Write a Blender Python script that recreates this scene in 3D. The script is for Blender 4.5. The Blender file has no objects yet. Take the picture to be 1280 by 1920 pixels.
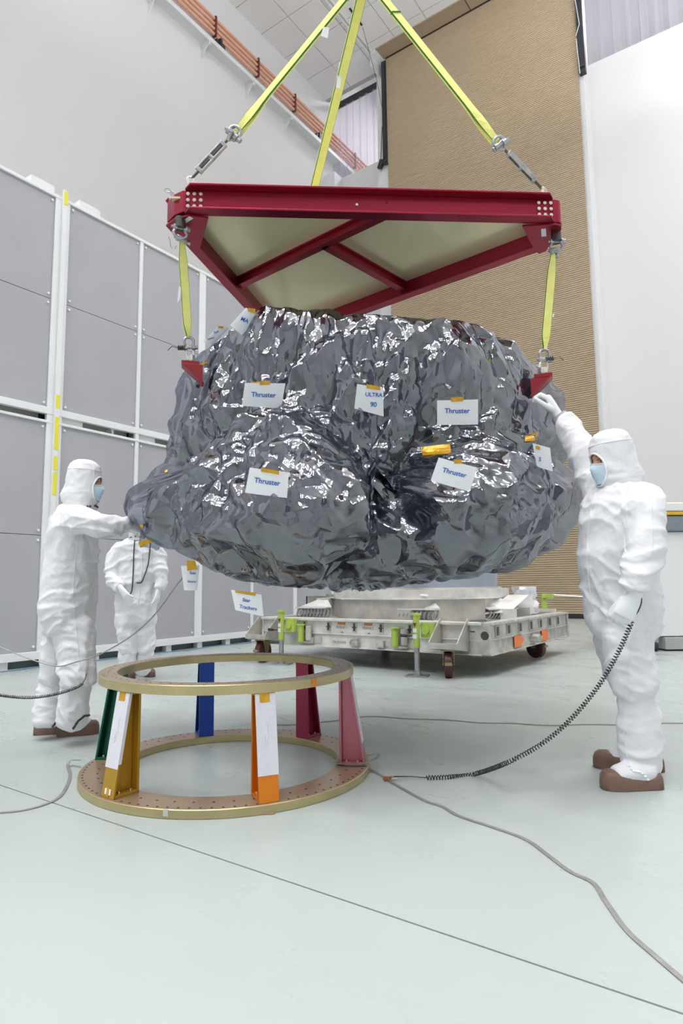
import bpy, bmesh, math, random
import numpy as np
from mathutils import Vector, Matrix, noise
from mathutils.bvhtree import BVHTree

random.seed(7)
C = bpy.context.scene.collection
S = bpy.context.scene
R = math.radians

# ------------------------------------------------------------------ camera
# world axes follow the room: +Y runs along the left wall, +X along the back wall
CAM_H, FPX = 0.98, 1190.7
PITCH, ROLL, YAW = R(6.474), R(0.637), R(35.03)

def cam_axes():
    f, u, r = Vector((0, 1, 0)), Vector((0, 0, 1)), Vector((1, 0, 0))
    f, u = math.cos(PITCH)*f + math.sin(PITCH)*u, -math.sin(PITCH)*f + math.cos(PITCH)*u
    r, u = math.cos(ROLL)*r - math.sin(ROLL)*u, math.sin(ROLL)*r + math.cos(ROLL)*u
    m = Matrix.Rotation(YAW, 3, 'Z')
    return m @ r, m @ u, m @ f
CR, CU, CF = cam_axes()
CP = Vector((0, 0, CAM_H))
cam_data = bpy.data.cameras.new('camera')
cam = bpy.data.objects.new('camera', cam_data)
C.objects.link(cam)
cam_data.sensor_fit = 'VERTICAL'
cam_data.sensor_height = 36.0
cam_data.lens = FPX/1920*36.0
cam_data.clip_end = 200
cam.matrix_world = Matrix(((CR.x, CU.x, -CF.x, CP.x), (CR.y, CU.y, -CF.y, CP.y), (CR.z, CU.z, -CF.z, CP.z), (0, 0, 0, 1)))
S.camera = cam

# ------------------------------------------------------------------ world, exposure, lamps, added fill lights
w = bpy.data.worlds.new('hall_world')
S.world = w
w.use_nodes = True
w.node_tree.nodes['Background'].inputs[0].default_value = (0.8, 0.85, 0.9, 1)
w.node_tree.nodes['Background'].inputs[1].default_value = 0.03
S.view_settings.view_transform = 'Standard'
S.view_settings.look = 'None'
S.view_settings.gamma = 1.0
S.view_settings.exposure = -0.08
S.view_settings.use_curve_mapping = False
S.cycles.use_denoising = True
S.cycles.max_bounces = 9
S.cycles.diffuse_bounces = 5
S.cycles.glossy_bounces = 5
S.cycles.transparent_max_bounces = 12
S.cycles.sample_clamp_indirect = 6.0

def lamp(loc, size, power, col=(0.995, 0.99, 0.99), size_y=None, rot=(0, 0, 0), spread=180):
    d = bpy.data.lights.new('high_bay_or_fill_lamp', 'AREA')
    d.shape = 'RECTANGLE'
    d.size = size
    d.size_y = size_y or size
    d.energy = power
    d.color = col
    d.spread = R(spread)
    o = bpy.data.objects.new('high_bay_or_fill_lamp', d)
    C.objects.link(o)
    o.location = loc
    o.rotation_euler = rot
    return o
LAMP_POWER = 140
UP_FILL_POWER = 90
for lx in (-9.0, -5.0, -1.0, 3.0):
    for ly in (-13.0, -9.0, -5.0, -1.5):
        lamp((lx, ly, 17.6), 0.9, LAMP_POWER, spread=118)
        lamp((lx, ly, 17.9), 1.2, UP_FILL_POWER, rot=(math.pi, 0, 0))  # added upward fill above each lamp, brightens the ceiling
for lx in (0.5, 4.5):
    for ly in (7.0, 11.5, 16.0):
        lamp((lx, ly, 17.6), 0.9, LAMP_POWER, spread=118)
        lamp((lx, ly, 17.9), 1.2, UP_FILL_POWER, rot=(math.pi, 0, 0))  # the same added ceiling fill on the right side
for lx, ly in ((-2.0, 8.5), (0.5, 14.0), (-5.5, 6.0)):
    lamp((lx, ly, 13.5), 1.2, 260, rot=(math.pi, 0, 0))  # added fill without a fixture, aimed up at the visible ceiling
for lx in (-9.0, -1.0):
    lamp((lx, 22.5, 21.5), 2.0, 420)  # added fill light for the space beyond the vinyl curtain

# ------------------------------------------------------------------ materials
def mat(name, col, rough=0.5, metal=0.0, spec=0.5, noise_amt=0.0, noise_scale=8.0, bump=0.0, bump_scale=60.0, stretch=None, coat=0.0, emit=0.0, alpha=1.0, rvar=0.0):
    m = bpy.data.materials.new(name)
    m.use_nodes = True
    nt = m.node_tree
    b = nt.nodes['Principled BSDF']
    b.inputs['Base Color'].default_value = (*col, 1)
    b.inputs['Roughness'].default_value = rough
    b.inputs['Metallic'].default_value = metal
    b.inputs['Specular IOR Level'].default_value = spec
    b.inputs['Coat Weight'].default_value = coat
    b.inputs['Alpha'].default_value = alpha
    if emit:
        b.inputs['Emission Color'].default_value = (*col, 1)
        b.inputs['Emission Strength'].default_value = emit
    if noise_amt or bump or rvar:
        tc = nt.nodes.new('ShaderNodeTexCoord')
        mp = nt.nodes.new('ShaderNodeMapping')
        nt.links.new(tc.outputs['Object'], mp.inputs[0])
        if stretch:
            mp.inputs['Scale'].default_value = stretch
        if noise_amt or rvar:
            n = nt.nodes.new('ShaderNodeTexNoise')
            n.inputs['Scale'].default_value = noise_scale
            n.inputs['Detail'].default_value = 6
            nt.links.new(mp.outputs[0], n.inputs[0])
            if noise_amt:
                r = nt.nodes.new('ShaderNodeMapRange')
                r.inputs[1].default_value = 0.3
                r.inputs[2].default_value = 0.7
                r.inputs[3].default_value = 1 - noise_amt
                r.inputs[4].default_value = 1 + noise_amt*0.5
                nt.links.new(n.outputs[0], r.inputs[0])
                mx = nt.nodes.new('ShaderNodeVectorMath')
                mx.operation = 'SCALE'
                mx.inputs[0].default_value = col
                nt.links.new(r.outputs[0], mx.inputs['Scale'])
                nt.links.new(mx.outputs[0], b.inputs['Base Color'])
            if rvar:
                r = nt.nodes.new('ShaderNodeMapRange')
                r.inputs[3].default_value = max(0.02, rough - rvar)
                r.inputs[4].default_value = rough + rvar
                nt.links.new(n.outputs[0], r.inputs[0])
                nt.links.new(r.outputs[0], b.inputs['Roughness'])
        if bump:
            n2 = nt.nodes.new('ShaderNodeTexNoise')
            n2.inputs['Scale'].default_value = bump_scale
            n2.inputs['Detail'].default_value = 4
            nt.links.new(mp.outputs[0], n2.inputs[0])
            bp = nt.nodes.new('ShaderNodeBump')
            bp.inputs['Strength'].default_value = bump
            bp.inputs['Distance'].default_value = 0.01
            nt.links.new(n2.outputs[0], bp.inputs['Height'])
            nt.links.new(bp.outputs[0], b.inputs['Normal'])
    return m

M = {}
M['wall'] = mat('wall_paint', (0.80, 0.795, 0.805), 0.55, spec=0.3, noise_amt=0.012, noise_scale=0.7)
M['ceiling'] = mat('ceiling_tile', (0.80, 0.79, 0.79), 0.7, spec=0.2, noise_amt=0.02, noise_scale=0.9)
M['grid'] = mat('ceiling_grid', (0.50, 0.50, 0.50), 0.7)
M['panel'] = mat('filter_panel', (0.415, 0.415, 0.45), 0.55, spec=0.35, noise_amt=0.05, noise_scale=1.6, bump=0.08, bump_scale=350)
M['frame'] = mat('white_frame', (0.80, 0.81, 0.82), 0.4, noise_amt=0.03, noise_scale=3)
M['slotdark'] = mat('plenum_inside', (0.62, 0.61, 0.57), 0.6)
M['yellowtape'] = mat('yellow_tape', (0.80, 0.74, 0.04), 0.4)
M['teal'] = mat('recess_reflection_teal', (0.16, 0.25, 0.26), 0.25)  # dark teal paints the floor's reflection into the recess
M['bluecable'] = mat('blue_cable', (0.10, 0.20, 0.38), 0.5)
M['door'] = mat('door_slats', (0.54, 0.425, 0.285), 0.5, noise_amt=0.05, noise_scale=0.5)
M['doorhood'] = mat('door_hood', (0.42, 0.33, 0.225), 0.5)
M['black'] = mat('black_rubber', (0.022, 0.022, 0.025), 0.5)
M['blackmetal'] = mat('black_steel', (0.035, 0.037, 0.042), 0.4, spec=0.4, noise_amt=0.2, noise_scale=4)
M['copper'] = mat('conductor_orange', (0.84, 0.44, 0.30), 0.4, metal=0.0, noise_amt=0.05)
M['darkred'] = mat('clamp_dark_red', (0.15, 0.04, 0.03), 0.5)

def curtain_mat():
    m = bpy.data.materials.new('clear_vinyl')
    m.use_nodes = True
    nt = m.node_tree
    b = nt.nodes['Principled BSDF']
    out = nt.nodes['Material Output']
    b.inputs['Base Color'].default_value = (0.80, 0.78, 0.86, 1)
    b.inputs['Roughness'].default_value = 0.2
    t = nt.nodes.new('ShaderNodeBsdfTransparent')
    t.inputs[0].default_value = (0.90, 0.88, 0.95, 1)
    mx = nt.nodes.new('ShaderNodeMixShader')
    mx.inputs[0].default_value = 0.30
    nt.links.new(t.outputs[0], mx.inputs[1])
    nt.links.new(b.outputs[0], mx.inputs[2])
    nt.links.new(mx.outputs[0], out.inputs[0])
    return m
M['vinyl'] = curtain_mat()

def floor_mat():
    m = mat('mint_epoxy_floor', (0.405, 0.452, 0.438), 0.3, spec=0.35)
    nt = m.node_tree
    b = nt.nodes['Principled BSDF']
    tc = nt.nodes.new('ShaderNodeTexCoord')
    def nz(scale, sc, detail=5, rot=0.0):
        mp = nt.nodes.new('ShaderNodeMapping')
        mp.inputs['Scale'].default_value = sc
        mp.inputs['Rotation'].default_value = (0, 0, rot)
        nt.links.new(tc.outputs['Object'], mp.inputs[0])
        n = nt.nodes.new('ShaderNodeTexNoise')
        n.inputs['Scale'].default_value = scale
        n.inputs['Detail'].default_value = detail
        nt.links.new(mp.outputs[0], n.inputs[0])
        return n.outputs[0]
    def ramp(sock, a, c, lo, hi):
        r = nt.nodes.new('ShaderNodeMapRange')
        r.inputs[1].default_value, r.inputs[2].default_value = a, c
        r.inputs[3].default_value, r.inputs[4].default_value = lo, hi
        nt.links.new(sock, r.inputs[0])
        return r.outputs[0]
    def mul(a, c):
        x = nt.nodes.new('ShaderNodeMath')
        x.operation = 'MULTIPLY'
        nt.links.new(a, x.inputs[0])
        nt.links.new(c, x.inputs[1])
        return x.outputs[0]
    big = ramp(nz(0.5, (1, 1, 1)), 0.3, 0.7, 0.975, 1.02)
    # thin scuffs: long stretched noise, only its rare peaks darken the paint
    s1 = ramp(nz(5.0, (14, 0.6, 1), 2, 0.9), 0.70, 0.80, 1.0, 0.98)
    s2 = ramp(nz(5.5, (0.7, 16, 1), 2, 0.25), 0.71, 0.81, 1.0, 0.98)
    v = mul(mul(big, s1), s2)
    sc = nt.nodes.new('ShaderNodeVectorMath')
    sc.operation = 'SCALE'
    sc.inputs[0].default_value = (0.405, 0.452, 0.438)
    nt.links.new(v, sc.inputs['Scale'])
    nt.links.new(sc.outputs[0], b.inputs['Base Color'])
    nt.links.new(ramp(nz(1.1, (1, 3, 1)), 0.3, 0.7, 0.24, 0.40), b.inputs['Roughness'])
    bp = nt.nodes.new('ShaderNodeBump')
    bp.inputs['Strength'].default_value = 0.05
    bp.inputs['Distance'].default_value = 0.02
    nt.links.new(nz(2.2, (1, 1, 1), 3), bp.inputs['Height'])
    nt.links.new(bp.outputs[0], b.inputs['Normal'])
    return m
M['floor'] = floor_mat()

# ------------------------------------------------------------------ mesh helpers
class MB:
    """collects shapes into one mesh"""
    def __init__(s):
        s.v, s.f, s.mi, s.uv = [], [], [], {}
        s.m = 0
    def add(s, vs, fs, uvs=None):
        o = len(s.v)
        s.v += [tuple(p) for p in vs]
        for k, f in enumerate(fs):
            if uvs:
                s.uv[len(s.f)] = uvs[k]
            s.f.append(tuple(i + o for i in f))
            s.mi.append(s.m)
        return s
    def box(s, c, d, m=None):
        """centre, full size, optional 3x3 orientation"""
        c = Vector(c)
        pts = []
        for z in (-.5, .5):
            for y in (-.5, .5):
                for x in (-.5, .5):
                    p = Vector((x*d[0], y*d[1], z*d[2]))
                    pts.append(c + (m @ p if m else p))
        return s.add(pts, [(0, 2, 3, 1), (4, 5, 7, 6), (0, 1, 5, 4), (2, 6, 7, 3), (0, 4, 6, 2), (1, 3, 7, 5)])
    def bx(s, x0, x1, y0, y1, z0, z1):
        return s.box(((x0+x1)/2, (y0+y1)/2, (z0+z1)/2), (abs(x1-x0), abs(y1-y0), abs(z1-z0)))
    def cyl(s, p0, p1, r0, r1=None, n=16, cap=True):
        return s.tube([p0, p1], [r0, r0 if r1 is None else r1], n, cap)
    def tube(s, pts, rad, n=8, cap=True, closed=False):
        pts = [Vector(p) for p in pts]
        if not hasattr(rad, '__len__'):
            rad = [rad]*len(pts)
        vs, fs = [], []
        N = len(pts)
        ref = None
        for i, p in enumerate(pts):
            if closed:
                d = pts[(i+1) % N] - pts[i-1]
            else:
                d = pts[min(i+1, N-1)] - pts[max(i-1, 0)]
            d.normalize()
            if ref is None:
                ref = d.orthogonal().normalized()
            ref = (ref - d*ref.dot(d)).normalized()
            q = d.cross(ref)
            for k in range(n):
                a = 2*math.pi*k/n
                vs.append(p + rad[i]*(math.cos(a)*ref + math.sin(a)*q))
        for i in range(N if closed else N-1):
            j = (i+1) % N
            for k in range(n):
                l = (k+1) % n
                fs.append((i*n+k, i*n+l, j*n+l, j*n+k))
        if cap and not closed:
            fs.append(tuple(range(n-1, -1, -1)))
            fs.append(tuple((N-1)*n+k for k in range(n)))
        return s.add(vs, fs)
    def loft(s, rings, cap=True):
        """rings: lists of equal length of points"""
        n = len(rings[0])
        vs = [p for r in rings for p in r]
        fs = []
        for i in range(len(rings)-1):
            for k in range(n):
                l = (k+1) % n
                fs.append((i*n+k, i*n+l, (i+1)*n+l, (i+1)*n+k))
        if cap:
            fs.append(tuple(range(n-1, -1, -1)))
            fs.append(tuple((len(rings)-1)*n+k for k in range(n)))
        return s.add(vs, fs)
    def prism(s, poly, d):
        """polygon of 3-D points swept along vector d"""
        d = Vector(d)
        a = [Vector(p) for p in poly]
        return s.loft([a, [p+d for p in a]])
    def ring(s, c, r0, r1, z0, z1, n=96):
        """flat annulus"""
        rs = []
        for (r, z) in ((r0, z0), (r1, z0), (r1, z1), (r0, z1)):
            rs.append([Vector((c[0]+r*math.cos(2*math.pi*k/n), c[1]+r*math.sin(2*math.pi*k/n), z)) for k in range(n)])
        vs = [p for q in rs for p in q]
        fs = []
        for i in range(4):
            j = (i+1) % 4
            for k in range(n):
                l = (k+1) % n
                fs.append((i*n+k, i*n+l, j*n+l, j*n+k))
        return s.add(vs, fs)
    def sphere(s, c, r, n=12, m=8, sc=(1, 1, 1)):
        c = Vector(c)
        rings = []
        for i in range(1, m):
            t = math.pi*i/m
            rings.append([c + Vector((r*sc[0]*math.sin(t)*math.cos(2*math.pi*k/n), r*sc[1]*math.sin(t)*math.sin(2*math.pi*k/n), r*sc[2]*math.cos(t))) for k in range(n)])
        return s.loft(rings)
    def build(s, name, m, parent=None, smooth=False, bevel=0.0, angle=40, kind=None, label=None):
        me = bpy.data.meshes.new(name)
        me.from_pydata(s.v, [], s.f)
        if isinstance(m, (list, tuple)):
            for k in m:
                me.materials.append(k)
            me.polygons.foreach_set('material_index', s.mi)
        else:
            me.materials.append(m)
        if s.uv:
            ul = me.uv_layers.new(name='UVMap')
            for fi, uvs in s.uv.items():
                for li, uv in zip(me.polygons[fi].loop_indices, uvs):
                    ul.data[li].uv = uv
        me.update()
        bm = bmesh.new()
        bm.from_mesh(me)
        bmesh.ops.recalc_face_normals(bm, faces=bm.faces)
        bm.to_mesh(me)
        bm.free()
        if smooth:
            me.polygons.foreach_set('use_smooth', [True]*len(me.polygons))
            me.set_sharp_from_angle(angle=R(angle))
        o = bpy.data.objects.new(name, me)
        C.objects.link(o)
        if bevel:
            bv = o.modifiers.new('bevel', 'BEVEL')
            bv.width = bevel
            bv.segments = 2
            bv.limit_method = 'ANGLE'
            bv.angle_limit = R(50)
        if parent:
            put_under(o, parent)
        if kind:
            o['kind'] = kind
        if label:
            o['label'] = label
        return o

def put_under(o, parent):
    o.parent = parent
    o.matrix_parent_inverse = world_of(parent).inverted()

def world_of(o):
    # only empties with a plain location/rotation are used as roots; parts sit at identity
    m = Matrix.LocRotScale(o.location, o.rotation_euler, o.scale)
    return world_of(o.parent) @ o.matrix_parent_inverse @ m if o.parent else m

def thing(name, label, cat, loc, group=None):
    o = bpy.data.objects.new(name, None)
    C.objects.link(o)
    o.location = loc
    o.empty_display_size = 0.1
    o['label'] = label
    o['category'] = cat
    if group:
        o['group'] = group
    return o

def tag(o, label, cat, group=None):
    o['label'] = label
    o['category'] = cat
    if group:
        o['group'] = group
    return o

def struct(mb, name, m, parent=None, **k):
    o = mb.build(name, m, parent, **k)
    if not parent:
        o['kind'] = 'structure'
    return o

def copy_part(src, parent, offset=(0, 0, 0)):
    o = src.copy()
    C.objects.link(o)
    o.parent = parent
    o.location = Vector(src.location) + Vector(offset)
    return o

def ray(px, py):
    return CR*((px-640)/FPX) + CU*((960-py)/FPX) + CF
def U(px, py, d):
    """point seen at pixel (px, py), d metres in front of the camera"""
    return CP + ray(px, py)*d
def FL(px, py, z=0.0):
    d = ray(px, py)
    return CP + d*((z-CAM_H)/d.z)
def proj(p):
    d = Vector(p) - CP
    z = d.dot(CF)
    return 640 + FPX*d.dot(CR)/z, 960 - FPX*d.dot(CU)/z, z
RH = Vector((math.cos(YAW), math.sin(YAW), 0))       # to the right of the camera, level
FH = Vector((-math.sin(YAW), math.cos(YAW), 0))      # away from the camera, level
ZV = Vector((0, 0, 1))

def catmull(pts, n=8):
    pts = [Vector(p) for p in pts]
    out = []
    for i in range(len(pts)-1):
        p0, p1, p2, p3 = pts[max(i-1, 0)], pts[i], pts[i+1], pts[min(i+2, len(pts)-1)]
        for k in range(n):
            t = k/n
            out.append(0.5*((2*p1) + (p2-p0)*t + (2*p0-5*p1+4*p2-p3)*t*t + (3*p1-p0-3*p2+p3)*t**3))
    out.append(pts[-1])
    return out

# ================================================================== STRUCTURE
# floor: three pours with open joints between them
fl = thing('floor', 'pale mint epoxy floor', 'floor', (0, 0, 0))
del fl['label'], fl['category']
fl['kind'] = 'structure'
JY = 1.72
for (y0, y1) in ((-18, JY-0.004), (JY+0.004, 26)):
    o = MB().bx(-13.6, 9, y0, y1, -0.1, 0).build('floor_slab', M['floor'], fl)
MB().bx(-13.6, 9, -18, 26, -0.16, -0.012).build('joint_filler', M['black'], fl)

# left wall with the crane's conductor rail shelf; it runs on beyond the vinyl curtain
wl = struct(MB().bx(-13.6, -13, -18, 26, 0, 22.5), 'wall_left', M['wall'])
# side and rear walls of the hall, out of view
struct(MB().bx(9, 9.3, -18, 26, 0, 22.5), 'wall_right', M['wall'])
M['rear'] = mat('rear_wall_paint', (0.62, 0.63, 0.64), 0.5)
struct(MB().bx(-13.6, 9.3, -18.3, -18, 0, 22.5), 'wall_rear', M['rear'])
YB, ZT = 18.2, 16.02     # back wall: plain up to the crane rail height, clear vinyl strips above
wb = struct(MB().bx(-13, -10.5, YB, YB+0.5, 0, ZT), 'wall_back_left', M['wall'])
struct(MB().bx(-3.86, 9, YB, YB+0.5, 0, ZT), 'wall_back_right', M['wall'])
struct(MB().bx(-13.0, -12.55, YB-0.5, YB, 0, ZT-0.02), 'trim_1', M['frame'])
struct(MB().bx(-13.6, 9.3, 26, 26.3, 0, 22.5), 'wall_far', M['wall'])
struct(MB().bx(-4.25, -3.75, 17.56, YB, 0, 19.1), 'trim_2', M['frame'])
struct(MB().bx(-10.6, -10.17, 17.56, YB, 0, 19.1), 'trim_3', M['frame'])
struct(MB().bx(-10.4, -4.0, YB-.2, YB+.3, 0, 22.4), 'wall_behind_door', M['wall'])

# ceiling: slab, and the tiles the camera sees as single panels
ce = struct(MB().bx(-13.6, 9.3, -18.3, YB-.2, 19.14, 19.6), 'ceiling', M['grid'])
struct(MB().bx(-13.6, 9.3, YB-.2, 26.3, 22.4, 22.8), 'ceiling_beyond', M['ceiling'])
TX, TY = 1.19, 1.19
tile0 = None
for i in range(-1, 20):
    for j in range(22):
        x, y = -12.45+i*TX, 17.9-(j+.5)*TY-.1
        if x > 8.7 or y < -9:
            continue
        if -10.2 < x < -3.9 and y > 16.4:
            if tile0 is None or y - TY/2 > 16.85:
                continue
        if i > 9 and j > 14 or i > 10:
            continue
        if tile0 is None:
            tile0 = MB().box((x, y, 19.12), (TX-.020, TY-.020, 0.04)).build('ceiling_tile', M['ceiling'], ce)
            t0 = (x, y)
        else:
            copy_part(tile0, ce, (x-t0[0], y-t0[1], 0))
rest = MB()
for i in range(11, 18):
    rest.bx(-12.45+(i-.5)*TX+.01, -12.45+(i+.5)*TX-.01, -9, 17.8, 19.1, 19.14)
rest.bx(-13, -12.45+10.5*TX, -18, -8.4, 19.1, 19.14)
rest.build('tile_field', M['ceiling'], ce, kind='stuff')

# rolling steel door in front of the back wall
dr = thing('door_1', '', '', (-7, 17.5, 0))
del dr['label'], dr['category']
dr['kind'] = 'structure'
sl = MB()
prof = [(0.0, 0.0), (0.020, 0.006), (0.024, 0.030), (0.020, 0.050), (-0.006, 0.0545), (-0.006, 0.0595)]
yz = []
z = 0.12
while z < 19.1:
    yz += [(17.5-a, z+b) for a, b in prof]
    z += 0.0605
pa = [Vector((-10.16, y, zz)) for y, zz in yz]
pb = [Vector((-4.14 if zz < 3 else -4.14, y, zz)) for y, zz in yz]
pb = [Vector((-3.87 - 0.0, y, zz)) for y, zz in yz]
n_ = len(pa)
sl.add(pa+pb, [(i, i+1, n_+i+1, n_+i) for i in range(n_-1)])
sl.build('slat_curtain', M['door'], dr, kind='stuff')
MB().bx(-10.16, -3.87, 17.46, 17.54, 0.0, 0.12).build('bottom_seal', M['black'], dr)
h = MB().bx(-10.24, -3.7, 16.93, 17.46, 19.1, 19.16)
h.bx(-10.24, -3.7, 16.90, 16.94, 19.06, 19.14)
h.build('door_hood', M['doorhood'], dr)
MB().bx(-10.16, -3.87, 17.44, 17.47, 19.07, 19.1).build('hood_slot', M['black'], dr)
MB().bx(-7.0, -6.985, 16.9, 17.47, 19.085, 19.1).build('hood_seam', M['black'], dr)
MB().bx(-10.46, -10.24, 16.93, 17.56, 19.0, 19.1).bx(-10.46, -10.42, 16.93, 17.56, 18.55, 19.0).build('hood_end_plate', M['frame'], dr)
for x0, x1 in ((-10.32, -10.16), (-3.83, -3.66)):
    g = MB().bx(x0, x1, 17.42, 17.56, 15.25, 19.0)
    g.bx(x0+.02, x1-.02, 17.38, 17.42, 15.4, 18.9)
    g.build('guide_rail', M['blackmetal'], dr)
MB().box((-10.42, 17.45, 15.25), (0.16, 0.1, 0.3), Matrix.Rotation(0.4, 3, 'Y')).box((-10.28, 17.45, 15.22), (.3, .06, .06), Matrix.Rotation(0.5, 3, 'Y')).build('limit_switch', M['blackmetal'], dr)
MB().tube([(-10.42, 17.45, 15.4), (-10.38, 17.45, 16.2), (-10.33, 17.43, 16.6)], .012, 6).build('switch_cable', M['black'], dr)
MB().tube([(-3.85, 17.36, 17.9), (-3.74, 17.36, 16.7), (-3.85, 17.36, 16.4)], .012, 6).tube([(-3.85, 17.36, 16.3), (-3.80, 17.36, 15.2)], .012, 6).build('switch_cable', M['frame'], dr)

# clear vinyl strips above the back wall, with the dark rail that carries them
def curtain(name, x0, x1, w_):
    cu = thing(name, '', '', ((x0+x1)/2, YB+.1, ZT))
    del cu['label'], cu['category']
    cu['kind'] = 'structure'
    MB().bx(x0, x1, YB-.02, YB+.14, 18.98, 19.12).build('curtain_rail', M['blackmetal'], cu)
    x, k = x0, 0
    rng = random.Random(3)
    while x < x1:
        s_ = MB()
        pts = []
        for q in range(5):
            u = q/4
            pts.append((x+u*w_*1.15, YB+.05+.05*math.sin(u*math.pi)+(.03 if k % 2 else 0)+rng.uniform(-.01, .01)))
        for q in range(4):
            (xa, ya), (xb, yb) = pts[q], pts[q+1]
            s_.add([(xa, ya, ZT-rng.uniform(0.0, .06)), (xb, yb, ZT-rng.uniform(0, .06)), (xb, yb, 18.98), (xa, ya, 18.98)], [(0, 1, 2, 3)])
        s_.build('vinyl_strip', M['vinyl'], cu, smooth=True)
        x += w_
        k += 1
curtain('curtain_1', -13.0, -10.35, 0.3)
curtain('curtain_2', -3.75, 0.2, 0.36)

# conductor rails of the crane on their white shelf along the left wall
cr = thing('conductor_rail_run', 'four parallel copper coloured crane conductor rails high on the left wall', 'rails', (-12.7, 8, 16.8))
sh = MB().bx(-13.0, -12.62, -6, 24, 16.78, 16.84).bx(-12.66, -12.62, -6, 24, 16.70, 16.84)
sh.build('rail_shelf', M['frame'], cr, label='white steel shelf under the rails')
for k in range(4):
    MB().cyl((-12.86, -6, 17.32+k*.17), (-12.86, 24, 17.32+k*.17), .046, n=10).build('conductor_rail', M['copper'], cr, smooth=True)
y = 13.9-1.87*8
while y < 23:
    MB().bx(-12.93, -12.79, y-.03, y+.03, 17.26, 17.90).build('rail_clamp', M['darkred'], cr)
    b_ = MB().bx(-13, -12.64, y-.42, y-.36, 16.62, 16.78)
    b_.prism([(-13, y-.40, 16.3), (-13, y-.40, 16.75), (-12.66, y-.40, 16.75)], (0, .03, 0))
    b_.build('shelf_bracket', M['frame'], cr)
    y += 1.87
for yy in (12.0, 16.9):
    MB().bx(-12.86, -12.74, yy, yy+.35, 16.95, 17.12).bx(-12.88, -12.7, yy+.12, yy+.2, 16.84, 17.2).build('collector_shoe', M['blackmetal'], cr)
# ceiling beam with its thin cables
MB().bx(-10.52, -10.46, 4, 16.9, 19.02, 19.1).bx(-10.40, -10.36, 4, 16.9, 19.04, 19.1).build('trim_4', M['frame'])['kind'] = 'structure'
tag(MB().tube([FL(655, 15, 19.1), FL(678, 47, 19.1)], .035, 6).build('conduit_elbow', M['black'], smooth=True), 'short black conduit piece under the ceiling beside the slings', 'conduit')
tag(MB().tube([U(680, 52, 20.3), U(706, 150, 21.4), U(735, 300, 22.6)], .008, 5).build('pull_cable', M['blackmetal']), 'thin dark cable hanging from the ceiling toward the door switch', 'cable')

# ---------------------------------------------------------- panel wall (freestanding return-air wall)
PX = -7.765
pw = thing('wall_panelled', '', '', (PX, 6, 0))
del pw['label'], pw['category']
pw['kind'] = 'structure'
posts = [(-1.15, -.94), (.20, .26), (1.42, 1.48), (2.62, 2.68+.02), (4.40, 4.61), (5.77, 5.83), (6.97, 7.11), (8.25, 8.31), (9.42, 9.52), (10.66, 10.72)]
YE = 11.9
for a, b in posts:
    wide = b-a > .15
    p_ = MB().bx(PX-.02 if not wide else PX-.02, PX+.035, a, b, .1, 6.24)
    if wide:
        p_.bx(PX+.035, PX+.075, a+.085, b-.06, .02, 6.36)
    p_.build('post', M['frame'], pw, bevel=.006)
for z0, z1, nm in ((.09, .19, 'base_rail'), (3.22, 3.31, 'mid_rail'), (3.10, 3.135, 'mid_rail'), (6.215, 6.26, 'top_rail')):
    MB().bx(PX-.03, PX+.04, -1.2, YE, z0, z1).build(nm, M['frame'], pw, bevel=.005)
edges = [-1.2] + [e for p in posts for e in p] + [YE]
cellsz = ((.19, 1.6365), (1.6405, 3.105), (3.305, 4.782), (4.786, 6.22))
screw = None
scr = MB()
for k in range(0, len(edges), 2):
    y0, y1 = edges[k], edges[k+1]
    if y1-y0 < .15:
        continue
    for z0, z1 in cellsz:
        MB().bx(PX-.03, PX+.012, y0+.003, y1-.003, z0+.0015, z1-.0015).build('grey_panel', M['panel'], pw, bevel=.003)
        for yy in (y0+.045, y1-.045):
            for zz in (z0+.06, z1-.06):
                scr.cyl((PX+.01, yy, zz), (PX+.03, yy, zz), .016, n=8)
    # back of the open slot between the rails
    MB().bx(PX-.22, PX-.18, y0, y1, 3.0, 3.35).build('slot_back', M['slotdark'], pw)
    MB().bx(PX-.18, PX-.03, y0, y0+.34, 3.135, 3.22).build('slot_divider', M['frame'], pw)
    MB().bx(PX-.18, PX-.03, y0+.8, y0+.83, 3.135, 3.22).build('slot_divider', M['frame'], pw)
scr.build('panel_screws', M['frame'], pw, kind='stuff')
MB().bx(PX-.7, PX-.6, -1.2, YE, 0, 6.24).bx(PX-.7, PX, -1.2, YE, 6.2, 6.24).bx(PX-.6, PX-.03, -1.2, YE, 3.3, 3.33).bx(PX-.6, PX-.03, -1.2, YE, 3.07, 3.10).bx(PX-.7, PX, YE-.03, YE, 0.1, 6.24).build('wall_core', M['frame'], pw)
MB().bx(PX-.16, PX-.12, -1.2, YE, 0, .1).build('recess_back', M['teal'], pw)  # back of the base recess, floor reflection put into its colour
y = -1.0
while y < YE:
    MB().bx(PX-.1, PX, y, y+.1, 0, .1).build('foot_block', M['frame'], pw)
    y += .62
for z0, z1 in ((6.15, 6.34), (3.31, 3.49), (2.76, 3.19), (2.49, 2.67), (2.16, 2.46)):
    MB().bx(PX+.075, PX+.078, 4.49, 4.545, z0, z1).build('tape_strip', M['yellowtape'], pw, label='bright yellow tape strip')
for a in (4.05, 4.75):
    MB().bx(PX-.1, PX+.03, a, a+.32, 6.26, 6.36).build('top_bracket', M['frame'], pw)
for (q, yy) in ((0, 3.4), (1, 6.1)):
    tag(MB().tube(catmull([(PX+.12, yy, .012), (PX+.2, yy+.6, .012), (PX+.1, yy+1.2, .012), (PX+.18, yy+1.9, .012), (PX+.05, yy+2.3, .012)], 6), .006, 6).build('floor_cable', M['bluecable'], smooth=True),
        'blue cable on the floor at the foot of the grey panels, ' + ('left of the technicians' if q == 0 else 'behind the technicians'), 'cable')

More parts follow.
